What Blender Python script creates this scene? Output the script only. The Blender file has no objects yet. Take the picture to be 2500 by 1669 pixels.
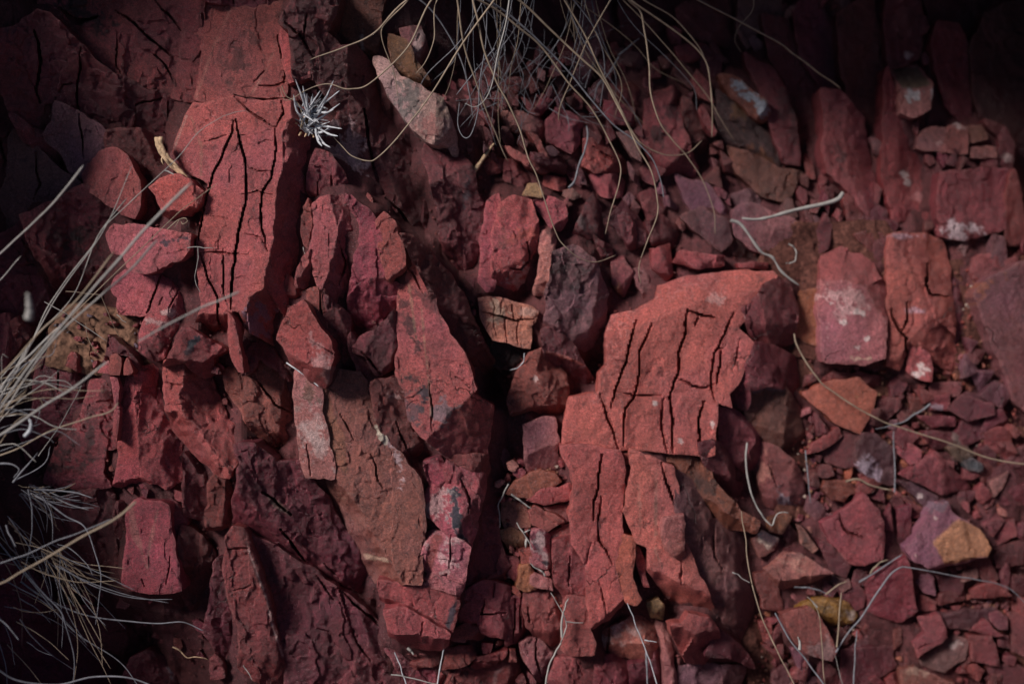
import bpy, math, random
import numpy as np
from mathutils import Vector, Matrix

# ------------------------------------------------------------------ scale, bank frame, camera
UNIT = 0.0005                       # one drawing unit in metres
CX, CY, D = 1250.0, 834.5, 3472.0   # middle of the bank face and viewing distance, in units
SLOPE = math.radians(50)
UX = np.array([1.0, 0, 0])
HZ = np.array([0, -math.sin(SLOPE), math.cos(SLOPE)])     # outward normal of the bank
VY = np.array([0, math.cos(SLOPE), math.sin(SLOPE)])      # up along the bank
LIFT = np.array([0, 0, 0.8])
scene = bpy.context.scene
COL = scene.collection

cam = bpy.data.cameras.new("camera"); camo = bpy.data.objects.new("camera", cam); COL.objects.link(camo)
M = Matrix(((UX[0], VY[0], HZ[0], 0), (UX[1], VY[1], HZ[1], 0), (UX[2], VY[2], HZ[2], 0), (0, 0, 0, 1)))
camo.matrix_world = Matrix.Translation(Vector(LIFT + HZ * D * UNIT)) @ M
cam.lens = 50; cam.sensor_width = 36; cam.clip_start = 0.01; cam.clip_end = 500
cam.dof.use_dof = True; cam.dof.focus_distance = (D - 215) * UNIT; cam.dof.aperture_fstop = 1.7
scene.camera = camo

SUN_LOCAL = np.array([-0.62, 0.46, 0.63]); SUN_LOCAL /= np.linalg.norm(SUN_LOCAL)
sw = SUN_LOCAL[0] * UX + SUN_LOCAL[1] * VY + SUN_LOCAL[2] * HZ
world = bpy.data.worlds.new("World"); scene.world = world; world.use_nodes = True
nt = world.node_tree; bg = nt.nodes["Background"]
sky = nt.nodes.new("ShaderNodeTexSky"); sky.sky_type = 'NISHITA'; sky.sun_disc = False
sky.sun_elevation = math.asin(sw[2]); sky.sun_rotation = math.atan2(sw[0], sw[1])
sky.air_density = 0.8; sky.dust_density = 0.6
nt.links.new(sky.outputs[0], bg.inputs[0]); bg.inputs[1].default_value = 0.05
sl = bpy.data.lights.new("sun", 'SUN'); sl.energy = 5.0; sl.angle = math.radians(16); sl.color = (1.0, 0.95, 0.9)
slo = bpy.data.objects.new("sun", sl); COL.objects.link(slo)
slo.rotation_euler = Vector(-sw).to_track_quat('-Z', 'Y').to_euler()
scene.view_settings.view_transform = 'Standard'; scene.view_settings.look = 'None'
scene.view_settings.exposure = -0.12; scene.view_settings.gamma = 1.0
scene.render.engine = 'CYCLES'
scene.cycles.max_bounces = 5; scene.cycles.diffuse_bounces = 3

# ------------------------------------------------------------------ mapping and noise
TILES = {}
for r_, y_ in zip("ABC", (0, 550, 1109)):
    for c_, x_ in zip("1234", (0, 600, 1200, 1800)):
        TILES[r_ + c_] = (x_, y_, 1 / 2.8)
TILES["S"] = (0, 0, 1.0)
def TP(tile, pts):
    x0, y0, s = TILES[tile]
    return np.array([(x0 + p[0] * s, y0 + p[1] * s) for p in pts], float)
def recede(x, y):
    """the bank falls away from the viewer towards the right and the upper right"""
    return -0.17 * np.clip(x - 1150, 0, 1500) - 0.16 * np.clip(560 - y, 0, 700) * np.clip((x - 1000) / 500, 0, 1)
def to_world(x, y, h):
    """a point of the bank: x, y across its face, h out of it"""
    h = h + recede(x, y)
    k = (D - h) / D
    u = (x - CX) * k * UNIT; v = -(y - CY) * k * UNIT; w = h * UNIT
    return u[..., None] * UX + v[..., None] * VY + w[..., None] * HZ + LIFT
def hsh(i, j, seed):
    n = (i.astype(np.int64) * 374761393 + j.astype(np.int64) * 668265263 + seed * 1274126177) & 0xffffffff
    n = ((n ^ (n >> 13)) * 1274126177) & 0xffffffff
    n = ((n ^ (n >> 16)) * 2246822519) & 0xffffffff
    return ((n ^ (n >> 15)) & 0xffffff) / float(0xffffff)
def vnoise(x, y, seed=0):
    i = np.floor(x); j = np.floor(y); fx = x - i; fy = y - j
    fx = fx * fx * (3 - 2 * fx); fy = fy * fy * (3 - 2 * fy)
    a = hsh(i, j, seed); b = hsh(i + 1, j, seed); c = hsh(i, j + 1, seed); d = hsh(i + 1, j + 1, seed)
    return (a * (1 - fx) + b * fx) * (1 - fy) + (c * (1 - fx) + d * fx) * fy - 0.5
def fbm(x, y, sc, seed=0, o=3):
    r = 0; a = 1.0
    for k in range(o):
        r = r + a * vnoise(x / sc + 7.3 * k, y / sc - 3.1 * k, seed + k * 17); sc *= 0.5; a *= 0.55
    return r
def facet(x, y, sc, seed=0):
    """piecewise flat chipped relief: linear over a random triangle lattice"""
    x = x / sc; y = y / sc
    x = x + 0.35 * y
    i = np.floor(x); j = np.floor(y); fx = x - i; fy = y - j
    v00 = hsh(i, j, seed); v11 = hsh(i + 1, j + 1, seed); v10 = hsh(i + 1, j, seed); v01 = hsh(i, j + 1, seed)
    r = np.where(fx > fy, v00 * (1 - fx) + v10 * (fx - fy) + v11 * fy, v00 * (1 - fy) + v01 * (fy - fx) + v11 * fx)
    return r - 0.5
def seg_dist(px, py, poly, closed=False):
    """distance to a polyline, and signed side of its nearest segment (+ to the right when drawn downwards)"""
    P = poly if not closed else np.vstack([poly, poly[:1]])
    best = np.full(px.shape, 1e9); side = np.zeros(px.shape); bx = np.zeros(px.shape); by = np.zeros(px.shape)
    for a, b in zip(P[:-1], P[1:]):
        dx, dy = b - a; L2 = dx * dx + dy * dy + 1e-9
        t = np.clip(((px - a[0]) * dx + (py - a[1]) * dy) / L2, 0, 1)
        qx = a[0] + t * dx; qy = a[1] + t * dy
        d = np.hypot(px - qx, py - qy)
        m = d < best
        cr = -(dx * (py - a[1]) - dy * (px - a[0])) / math.sqrt(L2)
        best = np.where(m, d, best); side = np.where(m, cr, side); bx = np.where(m, qx, bx); by = np.where(m, qy, by)
    return best, side, bx, by
def inside(px, py, poly):
    r = np.zeros(px.shape, bool); n = len(poly)
    for k in range(n):
        x1, y1 = poly[k]; x2, y2 = poly[(k + 1) % n]
        if y1 == y2: continue
        c = ((y1 > py) != (y2 > py)) & (px < (x2 - x1) * (py - y1) / (y2 - y1) + x1)
        r ^= c
    return r
def jag(poly, seed, amp, step=7.0, closed=True):
    P = np.vstack([poly, poly[:1]]) if closed else poly
    out = []
    for a, b in zip(P[:-1], P[1:]):
        L = np.hypot(*(b - a)); n = max(1, int(L / step))
        for k in range(n):
            out.append(a + (b - a) * k / n)
    if not closed: out.append(P[-1])
    out = np.array(out)
    x, y = out[:, 0], out[:, 1]
    ox = amp * (facet(x, y, 34, seed) * 1.5 + facet(x, y, 12, seed + 5) * 0.9)
    oy = amp * (facet(x, y, 31, seed + 9) * 1.5 + facet(x, y, 13, seed + 13) * 0.9)
    return np.stack([x + ox, y + oy], 1)

# ------------------------------------------------------------------ materials
def nodes(mat):
    mat.use_nodes = True
    return mat.node_tree, mat.node_tree.nodes, mat.node_tree.links
def mk(nds, t, **kw):
    n = nds.new(t)
    for k, v in kw.items(): setattr(n, k, v)
    return n
def noise_node(nds, lk, vec, scale, detail=5, rough=0.6):
    n = nds.new("ShaderNodeTexNoise"); n.inputs["Scale"].default_value = scale
    n.inputs["Detail"].default_value = detail; n.inputs["Roughness"].default_value = rough
    lk.new(vec, n.inputs["Vector"]); return n.outputs[0]
def remap(nds, lk, val, a, b, c, d):
    n = nds.new("ShaderNodeMapRange"); n.inputs[1].default_value = a; n.inputs[2].default_value = b
    n.inputs[3].default_value = c; n.inputs[4].default_value = d; lk.new(val, n.inputs[0]); return n.outputs[0]
def mixc(nds, lk, fac, A, B, mode='MIX'):
    n = nds.new("ShaderNodeMix"); n.data_type = 'RGBA'; n.blend_type = mode
    for s, v in ((n.inputs[0], fac), (n.inputs[6], A), (n.inputs[7], B)):
        if isinstance(v, (int, float)): s.default_value = v
        elif isinstance(v, tuple): s.default_value = v
        else: lk.new(v, s)
    return n.outputs[2]
def mathn(nds, lk, op, a, b):
    n = nds.new("ShaderNodeMath"); n.operation = op
    for s, v in ((n.inputs[0], a), (n.inputs[1], b)):
        if isinstance(v, (int, float)): s.default_value = v
        else: lk.new(v, s)
    return n.outputs[0]
def rock_material(name, speck=1.0, dust=1.0, rough=0.46, fixed=None, bump=1.0):
    m = bpy.data.materials.new(name); t, nds, lk = nodes(m); b = nds["Principled BSDF"]
    tc = nds.new("ShaderNodeNewGeometry").outputs["Position"]
    if fixed is None: base = nds.new("ShaderNodeObjectInfo").outputs["Color"]
    else: base = fixed
    n1 = noise_node(nds, lk, tc, 22, 6, 0.65); n2 = noise_node(nds, lk, tc, 330, 6, 0.85)
    n3 = noise_node(nds, lk, tc, 560, 3, 0.6); n4 = noise_node(nds, lk, tc, 17, 4, 0.6); n5 = noise_node(nds, lk, tc, 75, 8, 0.8)
    v = mathn(nds, lk, 'MULTIPLY', remap(nds, lk, n1, 0.3, 0.7, 0.72, 1.22), remap(nds, lk, n2, 0.32, 0.68, 0.42, 1.6))
    n8 = noise_node(nds, lk, tc, 1050, 2, 0.7); v = mathn(nds, lk, 'MULTIPLY', v, remap(nds, lk, n8, 0.33, 0.67, 0.5, 1.5))
    vc = nds.new("ShaderNodeCombineColor"); [lk.new(v, vc.inputs[i]) for i in range(3)]
    c = mixc(nds, lk, 1.0, base, vc.outputs[0], 'MULTIPLY')
    # patches leaning to orange and to plum
    c = mixc(nds, lk, remap(nds, lk, noise_node(nds, lk, tc, 12, 3, 0.5), 0.5, 0.72, 0, 0.15), c, mixc(nds, lk, 1.0, c, (1.05, 1.25, 0.75, 1), 'MULTIPLY'))
    c = mixc(nds, lk, remap(nds, lk, noise_node(nds, lk, tc, 9, 4, 0.6), 0.45, 0.7, 0, 0.5), c, mixc(nds, lk, 1.0, c, (0.8, 0.9, 1.4, 1), 'MULTIPLY'))
    # flakes and hairline fractures, following a stretched, warped grain
    mpn = nds.new("ShaderNodeMapping"); mpn.inputs["Rotation"].default_value = (0.3, 0.4, 0.35); mpn.inputs["Scale"].default_value = (1.0, 0.45, 0.8)
    wn = nds.new("ShaderNodeTexNoise"); wn.inputs["Scale"].default_value = 45; wn.inputs["Detail"].default_value = 4
    lk.new(tc, wn.inputs["Vector"])
    wa = nds.new("ShaderNodeVectorMath"); wa.operation = 'MULTIPLY_ADD'; wa.inputs[1].default_value = (0.035, 0.035, 0.035)
    lk.new(wn.outputs["Color"], wa.inputs[0]); lk.new(tc, wa.inputs[2]); lk.new(wa.outputs[0], mpn.inputs[0]); wv = mpn.outputs[0]
    vo = nds.new("ShaderNodeTexVoronoi"); vo.feature = 'DISTANCE_TO_EDGE'; vo.inputs["Scale"].default_value = 15; lk.new(wv, vo.inputs["Vector"])
    hair = mathn(nds, lk, 'MULTIPLY', remap(nds, lk, vo.outputs["Distance"], 0.0, 0.013, 1, 0), remap(nds, lk, noise_node(nds, lk, tc, 19, 2, 0.5), 0.59, 0.64, 0, 1))
    vf = nds.new("ShaderNodeTexVoronoi"); vf.feature = 'F1'; vf.inputs["Scale"].default_value = 105; lk.new(wv, vf.inputs["Vector"])
    sep = nds.new("ShaderNodeSeparateColor"); lk.new(vf.outputs["Color"], sep.inputs[0]); flake = sep.outputs[0]
    c = mixc(nds, lk, mathn(nds, lk, 'MULTIPLY', hair, 0.8), c, (0.02, 0.008, 0.008, 1))
    # blackish mineral film
    f = mathn(nds, lk, 'MULTIPLY', remap(nds, lk, n5, 0.52, 0.66, 0, 0.75 * speck), remap(nds, lk, n4, 0.42, 0.62, 0.15, 1))
    c = mixc(nds, lk, f, c, (0.018, 0.010, 0.014, 1))
    c = mixc(nds, lk, remap(nds, lk, n3, 0.6, 0.68, 0, 0.75 * speck), c, (0.02, 0.008, 0.01, 1))
    # pale dust and quartz flecks
    n6 = noise_node(nds, lk, tc, 620, 2, 0.5); n7 = noise_node(nds, lk, tc, 14, 5, 0.7)
    f2 = mathn(nds, lk, 'MULTIPLY', remap(nds, lk, n6, 0.63, 0.72, 0, 0.7 * dust), remap(nds, lk, n7, 0.48, 0.66, 0.08, 1))
    c = mixc(nds, lk, f2, c, (0.50, 0.30, 0.31, 1))
    at = nds.new("ShaderNodeAttribute"); at.attribute_name = "tone"
    wear = nds.new("ShaderNodeAttribute"); wear.attribute_name = "wear"
    fw = mathn(nds, lk, 'MULTIPLY', wear.outputs["Fac"], remap(nds, lk, n2, 0.42, 0.65, 0, 0.38 * dust))
    if fixed is None: c = mixc(nds, lk, fw, c, (0.42, 0.17, 0.15, 1))
    if fixed is None: c = mixc(nds, lk, at.outputs["Alpha"], c, mixc(nds, lk, 1.0, at.outputs["Color"], vc.outputs[0], 'MULTIPLY'))
    lk.new(c, b.inputs["Base Color"])
    lk.new(remap(nds, lk, n5, 0.3, 0.7, rough - 0.24, rough + 0.12), b.inputs["Roughness"])
    b.inputs["Specular IOR Level"].default_value = 0.55
    b1 = nds.new("ShaderNodeBump"); b1.inputs["Strength"].default_value = 0.9 * bump; b1.inputs["Distance"].default_value = 0.0022
    hsum = mathn(nds, lk, 'ADD', mathn(nds, lk, 'ADD', n2, mathn(nds, lk, 'MULTIPLY', n5, 1.6)), mathn(nds, lk, 'MULTIPLY', flake, 0.32))
    lk.new(mathn(nds, lk, 'SUBTRACT', hsum, mathn(nds, lk, 'MULTIPLY', hair, 0.8)), b1.inputs["Height"])
    b2 = nds.new("ShaderNodeBump"); b2.inputs["Strength"].default_value = 0.5 * bump; b2.inputs["Distance"].default_value = 0.0005
    lk.new(n3, b2.inputs["Height"]); lk.new(b1.outputs[0], b2.inputs["Normal"]); lk.new(b2.outputs[0], b.inputs["Normal"])
    return m
def plain(name, col, rough=0.8, scale=300, var=0.4):
    m = bpy.data.materials.new(name); t, nds, lk = nodes(m); b = nds["Principled BSDF"]
    tc = nds.new("ShaderNodeNewGeometry").outputs["Position"]
    n = noise_node(nds, lk, tc, scale, 4, 0.6)
    v = remap(nds, lk, n, 0.3, 0.7, 1 - var, 1 + var)
    vc = nds.new("ShaderNodeCombineColor"); [lk.new(v, vc.inputs[i]) for i in range(3)]
    lk.new(mixc(nds, lk, 1.0, (*col, 1), vc.outputs[0], 'MULTIPLY'), b.inputs["Base Color"])
    b.inputs["Roughness"].default_value = rough; b.inputs["Specular IOR Level"].default_value = 0.25
    bp = nds.new("ShaderNodeBump"); bp.inputs["Strength"].default_value = 0.4; bp.inputs["Distance"].default_value = 0.0006
    lk.new(n, bp.inputs["Height"]); lk.new(bp.outputs[0], b.inputs["Normal"])
    return m
ROCK = rock_material("red_jasper_rock")
ROCKP = rock_material("speckled_pale_rock", speck=0.7, dust=2.2)
BANK = rock_material("dark_bank_rock", fixed=(0.10, 0.019, 0.021, 1), rough=0.8)
SOIL = plain("sandy_soil", (0.095, 0.034, 0.026), 0.95, 260, 0.6)
SAND = plain("tan_sand", (0.15, 0.076, 0.050), 0.95, 170, 0.75)
STRAW = plain("dry_straw", (0.27, 0.20, 0.145), 0.6, 120, 0.25)
PALE = plain("bleached_straw", (0.30, 0.275, 0.26), 0.6, 120, 0.2)
GREY = plain("grey_stem", (0.17, 0.165, 0.185), 0.7, 200, 0.3)
GREYL = plain("pale_grey_twig", (0.44, 0.44, 0.47), 0.7, 200, 0.25)
WOOD = plain("weathered_wood", (0.45, 0.30, 0.19), 0.85, 260, 0.5)
# base colours of the stones
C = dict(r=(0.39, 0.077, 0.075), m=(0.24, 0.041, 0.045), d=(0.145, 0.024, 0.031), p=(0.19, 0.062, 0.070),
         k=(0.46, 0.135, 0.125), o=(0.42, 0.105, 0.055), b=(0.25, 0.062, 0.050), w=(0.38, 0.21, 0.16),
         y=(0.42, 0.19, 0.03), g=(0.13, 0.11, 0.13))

# ------------------------------------------------------------------ mesh helpers
def new_mesh(name, co, quads, tris=None, smooth=None, mat=None, parent=None, origin=None):
    me = bpy.data.meshes.new(name)
    if origin is None: origin = co.mean(0)
    loops = quads.ravel(); nq = len(quads)
    starts = np.arange(nq) * 4; tot = np.full(nq, 4)
    if tris is not None and len(tris):
        starts = np.concatenate([starts, nq * 4 + np.arange(len(tris)) * 3]); tot = np.concatenate([tot, np.full(len(tris), 3)])
        loops = np.concatenate([loops, tris.ravel()])
    me.vertices.add(len(co)); me.vertices.foreach_set("co", (co - origin).astype(np.float32).ravel())
    me.loops.add(len(loops)); me.loops.foreach_set("vertex_index", loops.astype(np.int32))
    me.polygons.add(len(starts)); me.polygons.foreach_set("loop_start", starts.astype(np.int32))
    me.polygons.foreach_set("loop_total", tot.astype(np.int32))
    if smooth is not None: me.polygons.foreach_set("use_smooth", smooth)
    me.update(calc_edges=True); me.validate()
    o = bpy.data.objects.new(name, me); COL.objects.link(o); o.location = Vector(origin)
    if mat: me.materials.append(mat)
    if parent is not None:
        o.parent = parent; o.location = Vector(origin) - parent.location
    return o
def tag(o, label, cat, group=None, kind=None):
    if label: o["label"] = label
    if cat: o["category"] = cat
    if group: o["group"] = group
    if kind: o["kind"] = kind
    return o
HM_S = 5.0
HMW, HMH = int(2700 / HM_S), int(1870 / HM_S)
HM = np.full((HMH, HMW), -1e9)          # what the traced stones already cover
HMIN = np.full((HMH, HMW), 1e9)
SEED = [11]
STONES = []
BLUE = (0.022, 0.026, 0.040); WHITE = (0.62, 0.48, 0.46); BLACK = (0.012, 0.008, 0.010); TAN = (0.42, 0.26, 0.15)

def S(label, tile, pts, h, sl=(0, 0), c='r', bev=(), cr=(), st=(), pa=(), rough=1.0, g=None, thick=130, jg=6.0, ch=2.2, cw=5.0,
      ang=None, name="rock_slab", cat="rock", group=None, mat=None, record=True, v=None, grow=None):
    """one stone: outline on the bank face, height and tilt, ridges (bev), cracks (cr), round stains, a few of them painted shade or sheen (st), coloured patches (pa)"""
    SEED[0] += 1; sd = SEED[0]; rough = min(rough, 1.1)
    base = TP(tile, pts); cxx, cyy = base.mean(0)
    poly = jag(base, sd, jg)
    if grow is None: grow = (8.0 if cxx < 1250 else 5.0) if name in ("rock_slab", "rock_column", "rock_fragment") else 1.0
    tn = np.roll(poly, -2, 0) - np.roll(poly, 2, 0); tn /= np.linalg.norm(tn, axis=1)[:, None] + 1e-9
    area = np.sum(poly[:, 0] * np.roll(poly[:, 1], -1) - np.roll(poly[:, 0], -1) * poly[:, 1])
    poly = poly + grow * np.sign(area) * np.stack([tn[:, 1], -tn[:, 0]], 1)
    if g is None: g = 3.0 if cxx < 1450 else 3.8
    x0, y0 = poly.min(0) - g; x1, y1 = poly.max(0) + g
    nx = int((x1 - x0) / g) + 2; ny = int((y1 - y0) / g) + 2
    X, Y = np.meshgrid(x0 + np.arange(nx) * g, y0 + np.arange(ny) * g)
    cin = inside(X[:-1, :-1] + g / 2, Y[:-1, :-1] + g / 2, poly)
    if not cin.any(): return None
    cnt = np.zeros((ny, nx), int)
    cnt[:-1, :-1] += cin; cnt[1:, :-1] += cin; cnt[:-1, 1:] += cin; cnt[1:, 1:] += cin
    used = cnt > 0; idx = -np.ones((ny, nx), int); idx[used] = np.arange(used.sum())
    px = X[used].copy(); py = Y[used].copy(); bd = cnt[used] < 4
    dist, _, qx, qy = seg_dist(px, py, poly, True)
    snap = bd & (dist < 1.3 * g)
    px[snap] = qx[snap]; py[snap] = qy[snap]; dist[snap] = 0; dist[bd] = 0
    if isinstance(c, str) and name not in ("stone_chip", "rock_crumb", "rubble_piece", "rock_splinter", "pebble"):
        ex_ = {'d': (-.38, -.2), 'm': (-.15, -.08), 'p': (-.1, -.1), 'r': (.08, .06)}.get(c, (0, 0))
        if name == "loose_stone": rs = random.Random(sd); ex_ = (rs.uniform(-.3, .25), rs.uniform(-.3, .2))
        sl = (sl[0] + ex_[0], sl[1] + ex_[1])
    H = h + sl[0] * (px - cxx) + sl[1] * (py - cyy)
    wear = np.clip(1 - dist / 7.0, 0, 1)
    for bv in bev:
        bv = (bv[0], bv[1] * (1.5 if 0 < bv[1] < 1.6 else 1.0))
        R = TP(tile, bv[0]); R = np.vstack([R[0] + (R[0] - R[1]) * 20, R, R[-1] + (R[-1] - R[-2]) * 20])
        _, sd_, _, _ = seg_dist(px, py, R)
        w = sd_ + 3.5 * facet(px, py, 15, sd + 3) * 2 + 6 * facet(px, py, 40, sd + 4)
        H = H - bv[1] * np.maximum(0, w)
        wear = np.maximum(wear, np.clip(1 - np.abs(w) / 5.0, 0, 1))
    # broken shoulders: a few tilted planes that cut the block's margins
    if rough >= 0.85 and not bev and tile not in ("A4",) and name not in ("stone_chip", "rock_crumb", "rubble_piece", "rock_splinter", "pebble", "soil"):
        rb = random.Random(sd * 7 + 1)
        for _ in range(4):
            t = rb.uniform(-1.2, 2.4) if rb.random() < .7 else rb.uniform(0, 6.28)
            ux_, uy_ = math.cos(t), math.sin(t); pr = (base[:, 0] - cxx) * ux_ + (base[:, 1] - cyy) * uy_
            w = (px - cxx) * ux_ + (py - cyy) * uy_ - pr.max() * (rb.uniform(.15, .75) if cxx > 1250 else rb.uniform(.4, .85))
            w = w + 7 * facet(px, py, 26, sd + 13)
            H = H - (rb.uniform(.35, 1.1) if cxx > 1250 else rb.uniform(.25, .8)) * np.maximum(0, w)
            wear = np.maximum(wear, .8 * np.clip(1 - np.abs(w) / 5.0, 0, 1))
    # chipped relief, stretched along the grain
    a = math.radians(ang if ang is not None else 65); ca, sa = math.cos(a), math.sin(a)
    wx = px + 10 * fbm(px, py, 40, sd); wy = py + 10 * fbm(px, py, 40, sd + 1)
    gx = (wx * ca + wy * sa) / 2.0; gy = (-wx * sa + wy * ca)
    H = H + rough * (24 * facet(gx, gy, 75, sd) + 11 * facet(gx, gy, 33, sd + 31) + 5.2 * facet(gx, gy, 14, sd + 61)
                     + 2.2 * fbm(px, py, 9, sd + 7, 2))
    stp = facet(gx, gy, 48, sd + 90) + 0.25 * facet(px, py, 17, sd + 91)     # thin flakes lifted off the face
    H = H - rough * 4.5 * np.clip((stp - 0.12) / 0.03, 0, 1)
    stp = facet(gx * 1.3, gy, 30, sd + 190) + 0.3 * facet(px, py, 11, sd + 191)
    H = H - rough * 3.0 * np.clip((stp - 0.1) / 0.04, 0, 1)
    ed = np.clip(1 - dist / (cw * (0.55 + 1.2 * (facet(px, py, 26, sd + 2) + 0.5))), 0, 1)
    H = H - ch * ed
    tone = np.zeros((len(px), 4))
    for cv in cr:
        K = jag(TP(tile, cv[0]), sd + 44, 3.8, 7, closed=False)
        d, sg, kx, ky = seg_dist(px, py, K)
        sn = (d < 0.62 * g) & (dist > 1.2 * g)
        px = np.where(sn, kx, px); py = np.where(sn, ky, py); d = np.where(sn, 0, d)
        de = np.minimum(np.hypot(px - K[0, 0], py - K[0, 1]), np.hypot(px - K[-1, 0], py - K[-1, 1]))
        H = H + 2.2 * np.sign(sg) * np.exp(-d / 22.0) * np.clip(de / 30 - .3, 0, 1) * (1 if sd % 2 else -1)
        w = cv[1] * 0.24 * (0.1 + 1.1 * (fbm(px, py, 45, sd + 71, 2) + 0.5)) + 0.1
        w = w * np.clip(de / 60.0, 0.1, 1)
        f = np.clip((w + 1.5 - d) / 1.9, 0, 1)
        H = H - (9 + 4.5 * cv[1]) * f * np.clip(de / 40.0, .35, 1)
        wear = np.maximum(wear, 0.6 * np.clip(1 - np.abs(d - w - 2) / 3.0, 0, 1))
    def put(f, col):
        a_ = tone[:, 3]; na = a_ + f * (1 - a_)
        for k in range(3): tone[:, k] = np.where(na > 0, (tone[:, k] * a_ * (1 - f) + col[k] * f) / np.maximum(na, 1e-6), col[k])
        tone[:, 3] = na
    for s_ in st:                         # (x, y, rx, ry, angle, colour, amount)
        q = TP(tile, [(s_[0], s_[1])])[0]; aa = math.radians(s_[4]); dx = px - q[0]; dy = py - q[1]
        ex = (dx * math.cos(aa) + dy * math.sin(aa)) / s_[2]; ey = (-dx * math.sin(aa) + dy * math.cos(aa)) / s_[3]
        r = np.hypot(ex, ey) + 1.7 * fbm(px, py, 20, sd + 5, 4) + 1.1 * vnoise(px / 5, py / 5, sd + 6)
        put(np.clip((1 - r) * 3.5, 0, 1) * s_[6], s_[5])
    for p_ in pa:                         # (polygon, colour, amount)
        Q = TP(tile, p_[0]); ins = inside(px, py, Q); d, _, _, _ = seg_dist(px, py, Q, True)
        f = np.clip((np.where(ins, d, -d) + 4 * fbm(px, py, 14, sd + 6)) / 3 + .5, 0, 1)
        put(f * p_[2], p_[1])
    n = len(px)
    ii, jj = np.nonzero(cin)
    quads = np.stack([idx[ii, jj], idx[ii + 1, jj], idx[ii + 1, jj + 1], idx[ii, jj + 1]], 1)
    # sides
    E = []
    pad = np.zeros((ny + 1, nx + 1), bool); pad[1:ny, 1:nx] = cin       # pad[i+1,j+1] = cell i,j
    a_, b_ = np.nonzero(pad[1:, 1:nx] & ~pad[:-1, 1:nx]); E.append(np.stack([idx[a_, b_ + 1], idx[a_, b_]], 1))      # top side
    a_, b_ = np.nonzero(~pad[1:, 1:nx] & pad[:-1, 1:nx]); E.append(np.stack([idx[a_, b_], idx[a_, b_ + 1]], 1))
    a_, b_ = np.nonzero(pad[1:ny, 1:] & ~pad[1:ny, :-1]); E.append(np.stack([idx[a_, b_], idx[a_ + 1, b_]], 1))
    a_, b_ = np.nonzero(~pad[1:ny, 1:] & pad[1:ny, :-1]); E.append(np.stack([idx[a_ + 1, b_], idx[a_, b_]], 1))
    E = np.concatenate(E)
    bi = np.unique(E); mp = -np.ones(n, int); mp[bi] = np.arange(len(bi))
    bx, by, bh = px[bi], py[bi], H[bi]
    top = to_world(px, py, H)
    rings = [to_world(bx, by, bh)]
    ro = recede(bx, by); kk = (D - bh - ro) / D
    for f_, o_ in ((0.12, 0.0), (0.45, 1.0), (1.0, 2.0)):
        hh = bh - thick * f_
        # sides go straight in along the bank normal, roughened
        jx = bx + o_ * 5 * facet(bx, by + hh, 20, sd + 8); jy = by + o_ * 5 * facet(bx + hh, by, 20, sd + 9)
        u = (jx - CX) * kk * UNIT; vv = -(jy - CY) * kk * UNIT
        rings.append(u[:, None] * UX + vv[:, None] * VY + ((hh + ro) * UNIT)[:, None] * HZ + LIFT)
    co = np.concatenate([top] + rings)
    m_ = len(bi); sq = []
    for k in range(3):
        o0 = n + k * m_; o1 = n + (k + 1) * m_
        e0 = mp[E[:, 0]]; e1 = mp[E[:, 1]]
        sq.append(np.stack([o0 + e0, o0 + e1, o1 + e1, o1 + e0], 1))
    sq = np.concatenate(sq)
    allq = np.concatenate([quads, sq])
    sm = np.zeros(len(allq), bool); sm[:len(quads)] = True
    o = new_mesh(name, co, allq, None, sm, mat or (ROCKP if c == 'k' else ROCK))
    me = o.data; me.set_sharp_from_angle(angle=math.radians(26))
    at = me.attributes.new("tone", 'FLOAT_COLOR', 'POINT'); full = np.zeros((len(co), 4)); full[:n] = tone
    for k in range(4): full[n + k * m_: n + (k + 1) * m_] = tone[bi]
    at.data.foreach_set("color", full.astype(np.float32).ravel())
    at = me.attributes.new("wear", 'FLOAT', 'POINT'); fw = np.zeros(len(co)); fw[:n] = wear
    at.data.foreach_set("value", fw.astype(np.float32))
    rnd = random.Random(sd); base_c = C[c] if isinstance(c, str) else c; q = (v or 1.0) * rnd.uniform(0.78, 1.14) * (0.86 if cxx > 1900 or (cyy < 560 and cxx > 1150) else 1.0)  # stones at the right and upper middle coloured darker to stand in for shade
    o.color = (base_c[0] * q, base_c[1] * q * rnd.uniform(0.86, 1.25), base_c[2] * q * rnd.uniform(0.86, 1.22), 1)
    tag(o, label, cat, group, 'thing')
    if record:
        STONES.append((cxx, cyy, label, poly))
        ci = ((px + 100) / HM_S).astype(int); cj = ((py + 100) / HM_S).astype(int)
        ok = (ci >= 0) & (ci < HMW) & (cj >= 0) & (cj < HMH)
        np.maximum.at(HM, (cj[ok], ci[ok]), H[ok]); np.minimum.at(HMIN, (cj[ok], ci[ok]), H[ok])
    return o

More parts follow.
